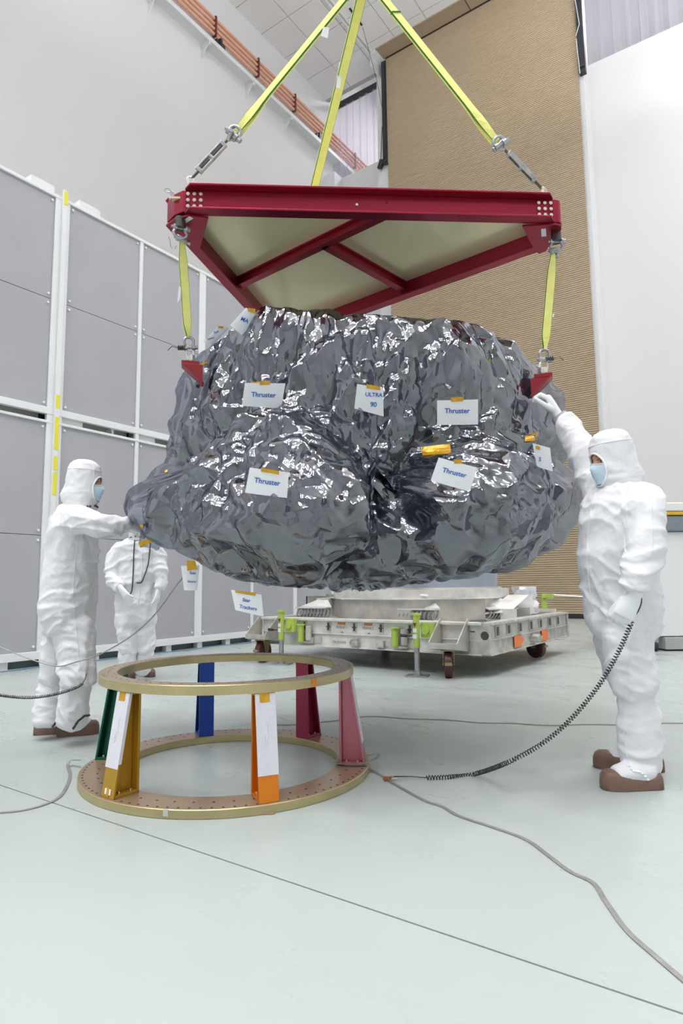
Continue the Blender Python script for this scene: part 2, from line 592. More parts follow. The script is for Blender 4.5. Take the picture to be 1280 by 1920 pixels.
# ================================================================== WRAPPED SPACECRAFT
def film_mat():
    m = bpy.data.materials.new('grey_antistatic_film')
    m.use_nodes = True
    nt = m.node_tree
    out = nt.nodes['Material Output']
    nt.nodes.remove(nt.nodes['Principled BSDF'])
    tc = nt.nodes.new('ShaderNodeTexCoord')
    # fine crinkle lines: creases along the borders of small flat cells
    n = nt.nodes.new('ShaderNodeTexNoise')
    n.inputs['Scale'].default_value = 5
    n.inputs['Detail'].default_value = 3
    nt.links.new(tc.outputs['Object'], n.inputs[0])
    ad = nt.nodes.new('ShaderNodeVectorMath')
    ad.operation = 'MULTIPLY_ADD'
    ad.inputs[1].default_value = (.22, .22, .22)
    nt.links.new(n.outputs['Color'], ad.inputs[0])
    nt.links.new(tc.outputs['Object'], ad.inputs[2])
    prev = None
    for scl, lim, st in ((9, .10, .02),):
        v = nt.nodes.new('ShaderNodeTexVoronoi')
        v.feature = 'DISTANCE_TO_EDGE'
        v.inputs['Scale'].default_value = scl
        nt.links.new(ad.outputs[0], v.inputs['Vector'])
        r = nt.nodes.new('ShaderNodeMapRange')
        r.inputs[2].default_value = lim
        r.inputs[3].default_value = 1
        r.inputs[4].default_value = 0
        nt.links.new(v.outputs['Distance'], r.inputs[0])
        bp = nt.nodes.new('ShaderNodeBump')
        bp.inputs['Strength'].default_value = st
        bp.inputs['Distance'].default_value = 0.05/scl
        nt.links.new(r.outputs[0], bp.inputs['Height'])
        if prev:
            nt.links.new(prev.outputs[0], bp.inputs['Normal'])
        prev = bp
    g = nt.nodes.new('ShaderNodeBsdfGlossy')
    g.inputs['Color'].default_value = (0.76, 0.79, 0.85, 1)
    g.inputs['Roughness'].default_value = 0.045
    nt.links.new(bp.outputs[0], g.inputs['Normal'])
    t = nt.nodes.new('ShaderNodeBsdfTransparent')
    t.inputs[0].default_value = (0.44, 0.455, 0.53, 1)
    lw = nt.nodes.new('ShaderNodeLayerWeight')
    lw.inputs['Blend'].default_value = 0.35
    nt.links.new(bp.outputs[0], lw.inputs['Normal'])
    mr = nt.nodes.new('ShaderNodeMapRange')
    mr.inputs[3].default_value = 0.19
    mr.inputs[4].default_value = 0.52
    nt.links.new(lw.outputs['Facing'], mr.inputs[0])
    mx = nt.nodes.new('ShaderNodeMixShader')
    nt.links.new(mr.outputs[0], mx.inputs[0])
    nt.links.new(t.outputs[0], mx.inputs[1])
    nt.links.new(g.outputs[0], mx.inputs[2])
    nt.links.new(mx.outputs[0], out.inputs[0])
    return m
M['film'] = film_mat()
M['craft'] = mat('spacecraft_body', (0.085, 0.085, 0.095), 0.5, noise_amt=0.95, noise_scale=3.2)
M['redpaint'] = mat('red_paint', (0.26, 0.012, 0.02), 0.35, spec=0.4)
M['kapton'] = mat('amber_tape', (0.62, 0.34, 0.015), 0.22, metal=0.35, noise_amt=0.25, noise_scale=30, bump=0.3, bump_scale=60)
M['paper'] = mat('white_paper', (0.84, 0.86, 0.90), 0.6, spec=0.2)
M['ink'] = mat('blue_ink', (0.035, 0.13, 0.46), 0.6, spec=0.2)

OC = CP.copy(); OC.z = 0
def PL(a, b, z):
    """payload frame: a to the right of the camera, b away from it"""
    return RH*a + FH*b + ZV*z
def UB(px, py, b):
    """point at pixel, at level distance b"""
    d = ray(px, py)
    return CP + d*(b/d.dot(FH))
PC = PL(0.06, 4.0, 1.62)

hulls = [
    # upper drum
    [(492, 572, 3.5), (560, 580, 3.45), (700, 590, 3.42), (838, 597, 3.4), (900, 612, 3.6), (955, 640, 3.75), (1003, 690, 3.95), (1040, 730, 4.0), (1045, 850, 4.1),
     (422, 624, 3.85), (392, 652, 3.95), (352, 720, 4.0), (330, 800, 4.0), (322, 850, 4.05),
     (520, 700, 3.40), (640, 700, 3.34), (880, 700, 3.38), (520, 880, 3.42), (640, 880, 3.36), (880, 880, 3.40), (420, 760, 3.5), (960, 760, 3.5),
     (492, 640, 4.7), (838, 650, 4.7), (360, 800, 4.5), (1000, 800, 4.5)],
    # left front bulge
    [(520, 760, 3.12), (430, 800, 3.3), (560, 765, 3.1), (345, 895, 3.3), (690, 885, 2.98), (705, 1000, 2.95), (610, 1085, 3.05), (545, 1100, 3.1), (480, 1098, 3.15), (405, 1078, 3.25),
     (335, 1000, 3.45), (520, 930, 2.86), (600, 930, 2.86), (560, 1040, 2.95), (430, 960, 3.05), (520, 900, 4.0), (600, 1050, 4.2), (420, 900, 4.0)],
    # left lobe
    [(262, 905, 3.95), (256, 975, 3.95), (280, 893, 4.0), (305, 890, 3.85), (296, 1008, 3.8), (340, 1040, 3.65), (300, 950, 3.6), (345, 900, 3.5), (400, 900, 3.8), (400, 1040, 3.6), (350, 900, 4.4)],
    # right front bulge
    [(865, 850, 3.12), (960, 835, 3.2), (1050, 850, 3.65), (1076, 905, 3.9), (1068, 945, 3.9), (1044, 995, 3.85), (1012, 1042, 3.75), (975, 1060, 3.6), (870, 1082, 3.25), (808, 1070, 3.1), (800, 920, 3.0),
     (900, 940, 2.96), (980, 960, 3.2), (840, 1000, 2.98), (900, 1050, 3.08), (950, 950, 4.3), (900, 1030, 4.3)],
    # middle and belly
    [(700, 1000, 3.15), (800, 1000, 3.15), (700, 1085, 3.2), (790, 1066, 3.25), (640, 1095, 3.2), (760, 950, 3.2), (500, 1085, 3.9), (900, 1070, 3.9), (700, 1075, 4.6), (600, 900, 4.0), (800, 900, 4.0)],
    # rear right shoulder
    [(1040, 730, 4.3), (1056, 755, 4.35), (1058, 800, 4.35), (1045, 840, 4.3), (980, 760, 4.2), (980, 760, 4.7), (1000, 840, 4.7), (940, 800, 4.2)],
]
def hull_tree(pts):
    bm = bmesh.new()
    for p in pts:
        bm.verts.new(p)
    bmesh.ops.convex_hull(bm, input=bm.verts)
    bmesh.ops.triangulate(bm, faces=bm.faces)
    t = BVHTree.FromBMesh(bm)
    bm.free()
    return t
trees = []
for h_ in hulls:
    pts = [UB(*p) for p in h_]
    trees.append(hull_tree(pts))
# the unseen far side is the near side turned round
far = [PL((UB(*p)-CP).dot(RH), 8.05-(UB(*p)-CP).dot(FH)*1.0, UB(*p).z*0.96+.06) for p in hulls[0][:20]]
trees.append(hull_tree(far + [PL(.9, 4.9, 1.1), PL(-.9, 4.9, 1.1), PL(.6, 5, 1.05), PL(-.6, 5., 1.05), PL(0.8, 4, 1.1), PL(-.8, 4, 1.1)]))

# polar table of the body radius
NT, NP = 180, 110
th = np.arange(NT)/NT*2*np.pi
ph = (np.arange(NP)+0.5)/NP*np.pi
def dirs(NT, NP):
    th = np.arange(NT)/NT*2*np.pi
    ph = (np.arange(NP)+0.5)/NP*np.pi
    P, T = np.meshgrid(ph, th, indexing='ij')
    a, b, z = np.sin(P)*np.cos(T), np.sin(P)*np.sin(T), np.cos(P)
    rh, fh = np.array(RH), np.array(FH)
    return a[..., None]*rh + b[..., None]*fh + z[..., None]*np.array((0, 0, 1.0))
DD = dirs(NT, NP)
RB = np.zeros((NP, NT))
for i in range(NP):
    for j in range(NT):
        d = Vector(DD[i, j])
        o = PC + d*4
        best = 0.3
        for t in trees:
            hit = t.ray_cast(o, -d)
            if hit[0] is not None:
                best = max(best, 4-hit[3])
        RB[i, j] = best

def up2(a):
    """double the polar grid (theta wraps), keeps creases"""
    a = np.concatenate([a, a[:, :1]], 1)
    n, k = a.shape[:2]
    x = np.linspace(0, k-1, 2*(k-1)+1)
    i0 = np.minimum(x.astype(int), k-2)
    f = (x-i0).reshape(1, -1, *([1]*(a.ndim-2)))
    b = a[:, i0]*(1-f) + a[:, i0+1]*f
    b = b[:, :-1]
    y = np.clip(np.linspace(-.25, n-.75, 2*n), 0, n-1)
    j0 = np.minimum(y.astype(int), n-2)
    g = (y-j0).reshape(-1, *([1]*(a.ndim-1)))
    return b[j0]*(1-g) + b[j0+1]*g
def blur(r, k):
    for _ in range(k):
        q = np.concatenate([r[:1], r, r[-1:]], 0)
        r = (np.roll(r, 1, 1) + np.roll(r, -1, 1) + q[:-2] + q[2:] + 2*r)/6
    return r
# taut skin: film bridges the hollows of the body
taut = RB.copy()
for _ in range(18):
    taut = np.maximum(RB, blur(taut, 1))
BODY = np.maximum(RB, taut-.10)

pc = np.array(PC)
def simulate(X, rb, gx, gz, iters, grav, seed, bend, cap, hold=.04):
    """inextensible sheet with a little too much material, hung over the body: it buckles into folds"""
    n, k = X.shape[:2]
    rng = np.random.RandomState(seed)
    def d(a, b):
        return np.linalg.norm(a-b, axis=-1)
    cons = []
    gn = blur(rng.rand(n, k)-.5, 6)
    gn = 1 + 1.2*gn/np.abs(gn).max()
    def addc(di, dj, g, st, mode=0):
        for par in (0, 1):
            for par2 in (0, 1):
                I = np.arange(par, n-di, 2) if (di % 2 or di == 0) else np.arange(par, n-di, 4)
                J = np.arange(par2, k, 2)
                if di == 0 and dj == 1:
                    I, J = np.arange(n), np.arange(par, k, 2)
                    if par2:
                        continue
                elif di == 1 and dj == 0:
                    J = np.arange(k)
                    if par2:
                        continue
                elif dj == 2 and di == 0:
                    I = np.arange(n)
                    J = np.arange(par*2+par2, k, 4)
                elif di == 2:
                    I = np.arange(par*2+par2, n-2, 4)
                    J = np.arange(k)
                a = np.ix_(I, J)
                b = np.ix_(I+di, (J+dj) % k)
                L = d(X[a], X[b])*(1+(g[a]-1)*gn[a])
                cons.append((a, b, L, st, mode))
    addc(0, 1, gx, .9)
    addc(1, 0, gz, .9)
    addc(1, 1, (gx+gz)/2, .5)
    addc(1, -1, (gx+gz)/2, .5)
    addc(0, 2, gx, bend, 1)
    addc(2, 0, gz, bend, 1)
    D0 = X-pc
    D0 = D0/np.linalg.norm(D0, axis=-1, keepdims=True)
    x = X + D0*(blur(rng.rand(n, k)-.5, 1)[..., None])*.03
    xp = x.copy()
    rh, fh = np.array(RH), np.array(FH)
    rn, rk = rb.shape
    for it in range(iters):
        v = (x-xp)*.80
        xp = x.copy()
        x = x + v
        x[..., 2] -= grav
        for a, b, L, st, mode in cons:
            A, B = x[a], x[b]
            e = B-A
            l = np.linalg.norm(e, axis=-1)+1e-9
            c = (l-L)/l*st*.5
            if mode:
                c = np.minimum(c, 0)
            c = c[..., None]*e
            x[a] = A+c
            x[b] = B-c
        q = x-pc
        r = np.linalg.norm(q, axis=-1)
        u = q/r[..., None]
        u = u + hold*(D0-u)
        u = u/np.linalg.norm(u, axis=-1, keepdims=True)
        # body radius in the direction the point now lies in
        fi = np.clip(np.arccos(np.clip(u[..., 2], -1, 1))/np.pi*rn-.5, 0, rn-1.001)
        tj = (np.arctan2(u@fh, u@rh)/(2*np.pi) % 1.0)*rk
        i0, j0 = fi.astype(int), tj.astype(int) % rk
        fa, fb = fi-i0, tj-tj.astype(int)
        j1 = (j0+1) % rk
        body = (rb[i0, j0]*(1-fb)+rb[i0, j1]*fb)*(1-fa)+(rb[i0+1, j0]*(1-fb)+rb[i0+1, j1]*fb)*fa
        x = pc + u*np.clip(r, body+.006, body+cap*np.clip((x[..., 2]-.9)/.4, .3, 1))[..., None]
    return x

def zmix(X, lo, hi, z0=1.55, z1=1.9):
    t = np.clip((X[..., 2]-z0)/(z1-z0), 0, 1)
    return lo+(hi-lo)*t
X = (pc + DD*(taut+.012)[..., None])[::2, ::2]
rj = np.random.RandomState(21)
# uneven mesh so that creases do not follow the grid
ju = (np.roll(X, -1, 1)-X)*(rj.rand(*X.shape[:2], 1)-.5)*.8
jv = np.zeros_like(X)
jv[1:-1] = (X[2:]-X[1:-1])*(rj.rand(X.shape[0]-2, X.shape[1], 1)-.5)*.8
X = X+ju+jv
X = simulate(X, BODY, zmix(X, 1.09, 1.12), zmix(X, 1.07, 1.02), 80, .0006, 5, .10, .16)
X = up2(X)
X = simulate(X, BODY, zmix(X, 1.05, 1.05), zmix(X, 1.05, 1.02), 26, .0003, 9, .04, .17)
X = up2(up2(X))

def facets(X, cell, aspect, amp, seed, field=None):
    """flat triangular facets: random heights on a random triangulation of the unrolled skin"""
    from mathutils.geometry import delaunay_2d_cdt
    rng = np.random.RandomState(seed)
    jj, ii = np.meshgrid((np.arange(X.shape[1])+.5)/X.shape[1]-.5, (np.arange(X.shape[0])+.5)/X.shape[0]-.5)
    T, Zc = jj*2*np.pi*1.25, ii*np.pi*1.25
    W_ = 2*np.pi*1.25
    z0, z1 = Zc.min()-.3, Zc.max()+.3
    nt, nz = int(W_/cell), int((z1-z0)/(cell*aspect))
    gx, gy = np.meshgrid(np.arange(nt), np.arange(nz))
    px_ = ((gx+(gy % 2)*.5+rng.rand(nz, nt)*.9)/nt*W_-W_/2).ravel()
    py_ = (z0+(gy+rng.rand(nz, nt)*.9)/nz*(z1-z0)).ravel()
    h_ = amp*np.sign(rng.rand(nt*nz)-.5)*(.25+.75*rng.rand(nt*nz))
    if field is not None:
        ts, zs_, fs_ = T[::3, ::3].ravel(), Zc[::3, ::3].ravel(), field[::3, ::3].ravel()
        for k in range(len(h_)):
            dt = np.abs(ts-(px_[k]+W_/2) % W_+W_/2)
            h_[k] = fs_[np.argmin(np.minimum(dt, W_-dt)**2+(zs_-py_[k])**2)]
    px_ = np.concatenate([px_-W_, px_, px_+W_]); py_ = np.tile(py_, 3); h_ = np.tile(h_, 3)
    k = (px_ > -W_/2-2*cell) & (px_ < W_/2+2*cell)
    px_, py_, h_ = px_[k], py_[k], h_[k]
    r = delaunay_2d_cdt([Vector((a_, b_)) for a_, b_ in zip(px_, py_)], [], [], 0, 1e-6)
    vs = [(v.x, v.y, h_[o_[0]] if o_ else 0.0) for v, o_ in zip(r[0], r[3])]
    t = BVHTree.FromPolygons(vs, r[2])
    up_ = Vector((0, 0, -1))
    out = np.zeros(X.shape[:2])
    for i in range(X.shape[0]):
        for j in range(X.shape[1]):
            hit = t.ray_cast(Vector((T[i, j], Zc[i, j], 5)), up_)
            if hit[0] is not None:
                out[i, j] = hit[0].z
    return out
up_w = zmix(X, 0, 1)
low = 1-up_w
R0 = np.linalg.norm(X-pc, axis=-1)
Xs = X[::2, ::2].reshape(-1, 3)
def resample(cell, aspect, seed):
    """the hung sheet redrawn as flat creased facets between scattered points of it"""
    return facets(X, cell, aspect, 1.0, seed, R0)
dh = low*resample(.095, 1.0, 41)+up_w*resample(.070, 2.6, 42)-R0
dh = .9*dh
calm = 1-.8*np.clip((X[..., 2]-2.28)/.12, 0, 1)
dh = dh + calm*(low*(facets(X, .20, 1.1, .036, 36)+facets(X, .11, 1.1, .018, 31)+facets(X, .055, 1.0, .0045, 32)) + up_w*(facets(X, .11, 3.6, .030, 33)+facets(X, .055, 2.2, .0045, 34)) + 0)
tree0 = BVHTree.FromPolygons([tuple(v) for v in X[::2, ::2].reshape(-1, 3)], [(i*(X.shape[1]//2)+j, (i+1)*(X.shape[1]//2)+j, (i+1)*(X.shape[1]//2)+j+1, i*(X.shape[1]//2)+j+1) for i in range(X.shape[0]//2-1) for j in range(X.shape[1]//2-1)])
def ridge(path, amp, width):
    """one long fold running over the film through the points seen at these pixels"""
    P = []
    for p in path:
        hit = tree0.ray_cast(CP, ray(*p).normalized())
        if hit[0] is not None:
            P.append(np.array(hit[0]))
    best = np.full(X.shape[:2], 9.0)
    for a_, b_ in zip(P[:-1], P[1:]):
        ab = b_-a_
        t = np.clip(((X-a_)@ab)/(ab@ab), 0, 1)
        best = np.minimum(best, np.linalg.norm(X-(a_+t[..., None]*ab), axis=-1))
    return amp*np.clip(1-best/width, 0, 1)
for path, amp, width in (
    ([(700, 598), (600, 668), (505, 742), (440, 800), (385, 880)], .05, .09),
    ([(525, 752), (640, 820), (688, 900), (685, 970)], .055, .10),
    ([(862, 846), (960, 832), (1055, 812)], .045, .08),
    ([(790, 850), (745, 925), (700, 965)], -.09, .13),
    ([(498, 577), (470, 660), (452, 790)], .035, .06),
    ([(380, 1082), (560, 1050), (700, 1015), (790, 930), (840, 860)], .04, .07),
    ([(735, 600), (742, 700), (738, 800)], .04, .06), ([(690, 605), (685, 720), (676, 850)], .04, .055), ([(845, 600), (862, 690), (850, 800)], .04, .06),
    ([(650, 640), (612, 740), (600, 800)], -.035, .05), ([(960, 645), (985, 760), (985, 830)], .035, .06), ([(905, 690), (915, 780), (880, 840)], -.035, .05),
    ([(790, 640), (800, 740), (790, 830)], -.03, .05), ([(560, 600), (540, 680), (530, 740)], -.03, .05), ([(420, 660), (400, 740), (360, 860)], .04, .06),
    ([(890, 880), (900, 980), (870, 1080)], -.04, .06), ([(960, 900), (950, 1000), (930, 1070)], .03, .05), ([(560, 960), (590, 1040), (620, 1100)], .03, .05),
    ([(440, 900), (470, 1000), (540, 1090)], .03, .05), ([(300, 900), (330, 960), (400, 1060)], .03, .05)):
    dh = dh + calm*ridge(path, amp, width)
# many long thin fold lines fanning down from the tape points and corners
rg_ = np.random.RandomState(77)
near = np.nonzero((((X-np.array(CP))@np.array(FH)) < 4.3).ravel())[0]
Xn = X.reshape(-1, 3)[near]
acc = np.zeros(len(near))
for k in range(120):
    x0, y0 = rg_.uniform(300, 1050), rg_.uniform(590, 1060)
    up_part = y0 < 800
    an = R(rg_.normal(90, 16 if up_part else 42))
    if rg_.rand() < .25:
        an = R(rg_.uniform(0, 180))
    ln_ = rg_.uniform(70, 190)
    pts_ = []
    for f_ in (0, .5, 1):
        h_ = tree0.ray_cast(CP, ray(x0+math.cos(an)*ln_*f_+rg_.uniform(-6, 6), y0+math.sin(an)*ln_*f_).normalized())
        if h_[0] is not None:
            pts_.append(np.array(h_[0]))
    if len(pts_) < 3:
        continue
    wd_ = rg_.uniform(.018, .042)
    am_ = wd_*rg_.uniform(.35, .6)*(1 if rg_.rand() < .65 else -1)
    lo_, hi_ = np.min(pts_, 0)-wd_, np.max(pts_, 0)+wd_
    sel = np.nonzero(np.all((Xn > lo_) & (Xn < hi_), 1))[0]
    if len(sel) == 0:
        continue
    best = np.full(len(sel), 9.0)
    for a_, b_ in zip(pts_[:-1], pts_[1:]):
        ab = b_-a_
        t = np.clip(((Xn[sel]-a_)@ab)/(ab@ab), 0, 1)
        best = np.minimum(best, np.linalg.norm(Xn[sel]-(a_+t[:, None]*ab), axis=-1))
    acc[sel] += am_*np.clip(1-best/wd_, 0, 1)
add_ = np.zeros(X.shape[0]*X.shape[1])
add_[near] = acc
dh = dh + calm*add_.reshape(X.shape[:2])
q_ = X-pc
X = X + q_/np.linalg.norm(q_, axis=-1, keepdims=True)*(dh-.012)[..., None]
FN, FK = X.shape[:2]

craft = thing('wrapped_spacecraft', 'large spacecraft wrapped in shiny grey plastic film hanging under the red spreader frame', 'spacecraft', tuple(PL(.06, 4.0, 0.92)))
def polar_mesh(name, X, m, parent, smooth=True):
    n, k = X.shape[:2]
    idx = np.arange(n*k).reshape(n, k)
    nx = np.roll(idx, -1, 1)
    q = np.stack([idx[:-1], idx[1:], nx[1:], nx[:-1]], -1).reshape(-1, 4)
    fs = q.tolist() + [tuple(idx[0].tolist()), tuple(idx[-1][::-1].tolist())]
    me = bpy.data.meshes.new(name)
    me.from_pydata(X.reshape(-1, 3).tolist(), [], fs)
    me.materials.append(m)
    if smooth:
        me.polygons.foreach_set('use_smooth', [True]*len(me.polygons))
    me.update()
    o = bpy.data.objects.new(name, me)
    C.objects.link(o)
    put_under(o, parent)
    return o
polar_mesh('spacecraft_body', pc + DD*(BODY*.962)[..., None], M['craft'], craft)
film = polar_mesh('plastic_film', X, M['film'], craft)
film.data.set_sharp_from_angle(angle=R(30))
film['label'] = 'crinkled translucent grey plastic film'
dg = bpy.context.evaluated_depsgraph_get()
film_tree = BVHTree.FromPolygons([tuple(v) for v in X.reshape(-1, 3)], [tuple(p.vertices) for p in film.data.polygons if len(p.vertices) == 4])

# ---------------------------------------------------------- paper signs and tape on the film
def film_hit(px, py):
    h = film_tree.ray_cast(CP, ray(px, py).normalized())
    return h[0]
def text_mesh(txt, bold=.018):
    cu = bpy.data.curves.new('txt', 'FONT')
    cu.body = txt
    cu.size = 1.0
    cu.align_x = 'CENTER'
    cu.align_y = 'CENTER'
    cu.offset = bold
    cu.resolution_u = 3
    ob = bpy.data.objects.new('txt', cu)
    C.objects.link(ob)
    bpy.context.view_layer.update()
    me = bpy.data.meshes.new_from_object(ob.evaluated_get(bpy.context.evaluated_depsgraph_get()))
    v = [tuple(p.co) for p in me.vertices]
    f = [tuple(p.vertices) for p in me.polygons]
    bpy.data.objects.remove(ob)
    bpy.data.meshes.remove(me)
    bpy.data.curves.remove(cu)
    xs = [p[0] for p in v]
    ys = [p[1] for p in v]
    cx, cy = (min(xs)+max(xs))/2, (min(ys)+max(ys))/2
    return [(x-cx, y-cy) for x, y, _ in v], f, max(xs)-min(xs)

def write_on(txt, cpx, wpx, ang, plane_pt, nrm, parent, m, lift=.004, bold=.018, name='lettering'):
    """flat lettering lying on the plane, its middle seen at pixel cpx, wpx pixels wide, turned by ang degrees"""
    v, f, w_ = text_mesh(txt, bold)
    k = wpx/w_
    ca, sa = math.cos(R(ang)), math.sin(R(ang))
    mb = MB()
    vs = []
    for x, y in v:
        x, y = x*k, y*k
        px, py = cpx[0]+x*ca-y*sa, cpx[1]-(x*sa+y*ca)
        d = ray(px, py)
        t = (plane_pt-CP).dot(nrm)/d.dot(nrm)
        vs.append(CP+d*t+nrm*lift)
    mb.add(vs, f)
    return mb.build(name, m, parent)

def sheet(quad, texts, nrm_mix=.35, tape=None, parent=None, name='paper_sign', depth=None, curl=.006, label=None):
    parent = parent or craft
    c = (sum(p[0] for p in quad)/4, sum(p[1] for p in quad)/4)
    hits = [film_hit((quad[0][0]*(1-u)+quad[1][0]*u)*(1-v)+(quad[3][0]*(1-u)+quad[2][0]*u)*v, (quad[0][1]*(1-u)+quad[1][1]*u)*(1-v)+(quad[3][1]*(1-u)+quad[2][1]*u)*v) for u in (0, .2, .4, .6, .8, 1) for v in (0, .25, .5, .75, 1)]
    hits = [h for h in hits if h is not None]
    if depth:
        pt = U(*c, depth)
        n = -ray(*c).normalized()
    else:
        # in front of the nearest of the points it lies on
        dm = min((h-CP).dot(CF) for h in hits)
        pt = U(*c, dm-.010)
        n = -ray(*c).normalized()
    n = (n + Vector((0, 0, -.15))).normalized()
    def on(px, py):
        d = ray(px, py)
        return CP + d*((pt-CP).dot(n)/d.dot(n))
    Q = [on(*p) for p in quad]
    NX, NY = 8, 6
    a, b = [], []
    for j in range(NY+1):
        for i in range(NX+1):
            u, v = i/NX, j/NY
            p = (Q[0]*(1-u)+Q[1]*u)*(1-v)+(Q[3]*(1-u)+Q[2]*u)*v
            a.append(p+n*(.0012-curl*abs(2*u-1)**3))
            b.append(p+n*(0-curl*abs(2*u-1)**3))
    mb = MB()
    g = lambda i, j, o=0: o+j*(NX+1)+i
    o = len(a)
    fs = []
    for j in range(NY):
        for i in range(NX):
            fs.append((g(i, j), g(i+1, j), g(i+1, j+1), g(i, j+1)))
            fs.append((g(i, j, o), g(i, j+1, o), g(i+1, j+1, o), g(i+1, j, o)))
    for i in range(NX):
        fs += [(g(i, 0), g(i, 0, o), g(i+1, 0, o), g(i+1, 0)), (g(i, NY), g(i+1, NY), g(i+1, NY, o), g(i, NY, o))]
    for j in range(NY):
        fs += [(g(0, j), g(0, j+1), g(0, j+1, o), g(0, j, o)), (g(NX, j), g(NX, j, o), g(NX, j+1, o), g(NX, j+1))]
    mb.add(a+b, fs)
    s_ = mb.build(name, M['paper'], parent, smooth=True)
    s_['label'] = label or 'white paper sign reading ' + ' '.join(t[0] for t in texts)
    for t in texts:
        write_on(t[0], t[1], t[2], t[3] if len(t) > 3 else 0, pt, n, s_, M['ink'])
    if tape:
        tq = [on(*p) for p in tape]
        MB().add([p+n*.004 for p in tq]+[p+n*.002 for p in tq], [(0, 1, 2, 3), (7, 6, 5, 4), (0, 4, 5, 1), (1, 5, 6, 2), (2, 6, 7, 3), (3, 7, 4, 0)]).build('amber_tape', M['kapton'], s_)
    return s_

def patch(quad, parent=None, name='amber_tape', m=None, lift=.006, nx=5, ny=3):
    """a strip stuck on the film: follows it"""
    parent = parent or craft
    mb = MB()
    vs = []
    last = None
    for j in range(ny+1):
        for i in range(nx+1):
            u, v = i/nx, j/ny
            x = (quad[0][0]*(1-u)+quad[1][0]*u)*(1-v)+(quad[3][0]*(1-u)+quad[2][0]*u)*v
            y = (quad[0][1]*(1-u)+quad[1][1]*u)*(1-v)+(quad[3][1]*(1-u)+quad[2][1]*u)*v
            h = film_hit(x, y)
            if h is not None:
                last = (h-CP).dot(CF)
                vs.append(U(x, y, last-lift))
            else:
                vs.append((x, y))
    dd = last or 3.6
    vs = [v if len(v) == 3 else U(v[0], v[1], dd) for v in vs]
    n = len(vs)
    bk = [v - (CP-v).normalized()*.003 for v in vs]
    g = lambda i, j: j*(nx+1)+i
    fs = []
    for j in range(ny):
        for i in range(nx):
            fs.append((g(i, j), g(i+1, j), g(i+1, j+1), g(i, j+1)))
            fs.append((n+g(i, j), n+g(i, j+1), n+g(i+1, j+1), n+g(i+1, j)))
    mb.add(vs+bk, fs)
    return mb.build(name, m or M['kapton'], parent)

sheet([(459, 718), (535, 719), (527, 766), (453, 761)], [('Thruster', (494, 740), 46, -2)], tape=[(487, 715), (506, 714), (506, 721), (487, 722)])
sheet([(669, 720), (718, 728), (719, 781), (664, 766)], [('ULTRA', (701, 740), 32, -3), ('90', (700, 758), 12, -4)], tape=[(687, 720), (713, 725), (713, 732), (687, 728)])
sheet([(819, 751), (896, 749), (896, 796), (819, 797)], [('Thruster', (857, 770), 47, 0)], tape=[(845, 745), (868, 744), (868, 752), (845, 753)])
sheet([(468, 877), (541, 886), (538, 934), (459, 924)], [('Thruster', (501, 903), 49, -8)], tape=[(489, 877), (523, 883), (523, 890), (489, 884)])
sheet([(822, 858), (895, 877), (880, 922), (807, 901)], [('Thruster', (852, 886), 46, -14)], tape=[(851, 862), (866, 862), (866, 869), (851, 869)])
sheet([(998, 831), (1031, 840), (1036, 884), (1006, 875)], [('S', (1012, 861), 4.5, -8)], tape=[(1004, 835), (1012, 837), (1012, 843), (1004, 842)])
sheet([(461, 577), (478, 588), (456, 631), (431, 610)], [('MA', (459, 600), 15, -24)], tape=[(465, 577), (479, 579), (477, 588), (464, 583)])
sheet([(408, 612), (430, 615), (400, 647), (381, 641)], [('Sun', (405, 622), 9, 20), ('Sensor', (395, 634), 14, 15)], tape=[(409, 611), (419, 612), (418, 616), (408, 615)])
sheet([(339, 1061), (374, 1060), (370, 1107), (345, 1107)], [('Sun', (361, 1074), 11, -3), ('Sensor', (360, 1090), 17, -3)], depth=3.33, tape=[(350, 1050), (366, 1052), (370, 1067), (351, 1070)])
sheet([(433, 1106), (490, 1115), (494, 1156), (441, 1144)], [('Star', (462, 1125), 15, -8), ('Trackers', (465, 1139), 33, -9)], depth=3.02, tape=[(441, 1107), (479, 1111), (479, 1117), (441, 1111)])
for q in ([(789, 838), (843, 832), (846, 850), (792, 854)], [(986, 813), (1008, 810), (1008, 826), (983, 828)], [(259, 984), (268, 983), (269, 989), (260, 989)],
          [(376, 682), (390, 676), (390, 681), (372, 688)], [(470, 716), (488, 715), (488, 720), (470, 720)], [(309, 882), (314, 880), (314, 885), (309, 886)]):
    patch(q)
MB().prism([U(259, 1017, 3.76), U(280, 1009, 3.76), U(286, 1017, 3.76), U(262, 1026, 3.76)], FH*.004).build('amber_tape', M['kapton'], craft)
MB().prism([UB(770, 1073, 3.55), UB(805, 1062, 3.55), UB(838, 1073, 3.55)], FH*.02).build('amber_tape', M['kapton'], craft)

# loose flap of film under the left corner, its hem closed with tape
rf_ = random.Random(8)
rows_ = []
for j in range(7):
    v_ = j/6
    a_, b_ = (268+(-8)*v_, 975+48*v_), (318+(-22)*v_, 985+48*v_)
    rows_.append([U(a_[0]+(b_[0]-a_[0])*i/8+rf_.uniform(-1.5, 1.5), a_[1]+(b_[1]-a_[1])*i/8+(rf_.uniform(-3, 3) if j == 6 else 0), 3.90-.12*v_+.02*math.sin(i*1.9+j)+rf_.uniform(-.012, .012)) for i in range(9)])
MB().add([p for r_ in rows_ for p in r_], [(j*9+i, j*9+i+1, (j+1)*9+i+1, (j+1)*9+i) for j in range(6) for i in range(8)]).build('film_flap', M['film'], craft)
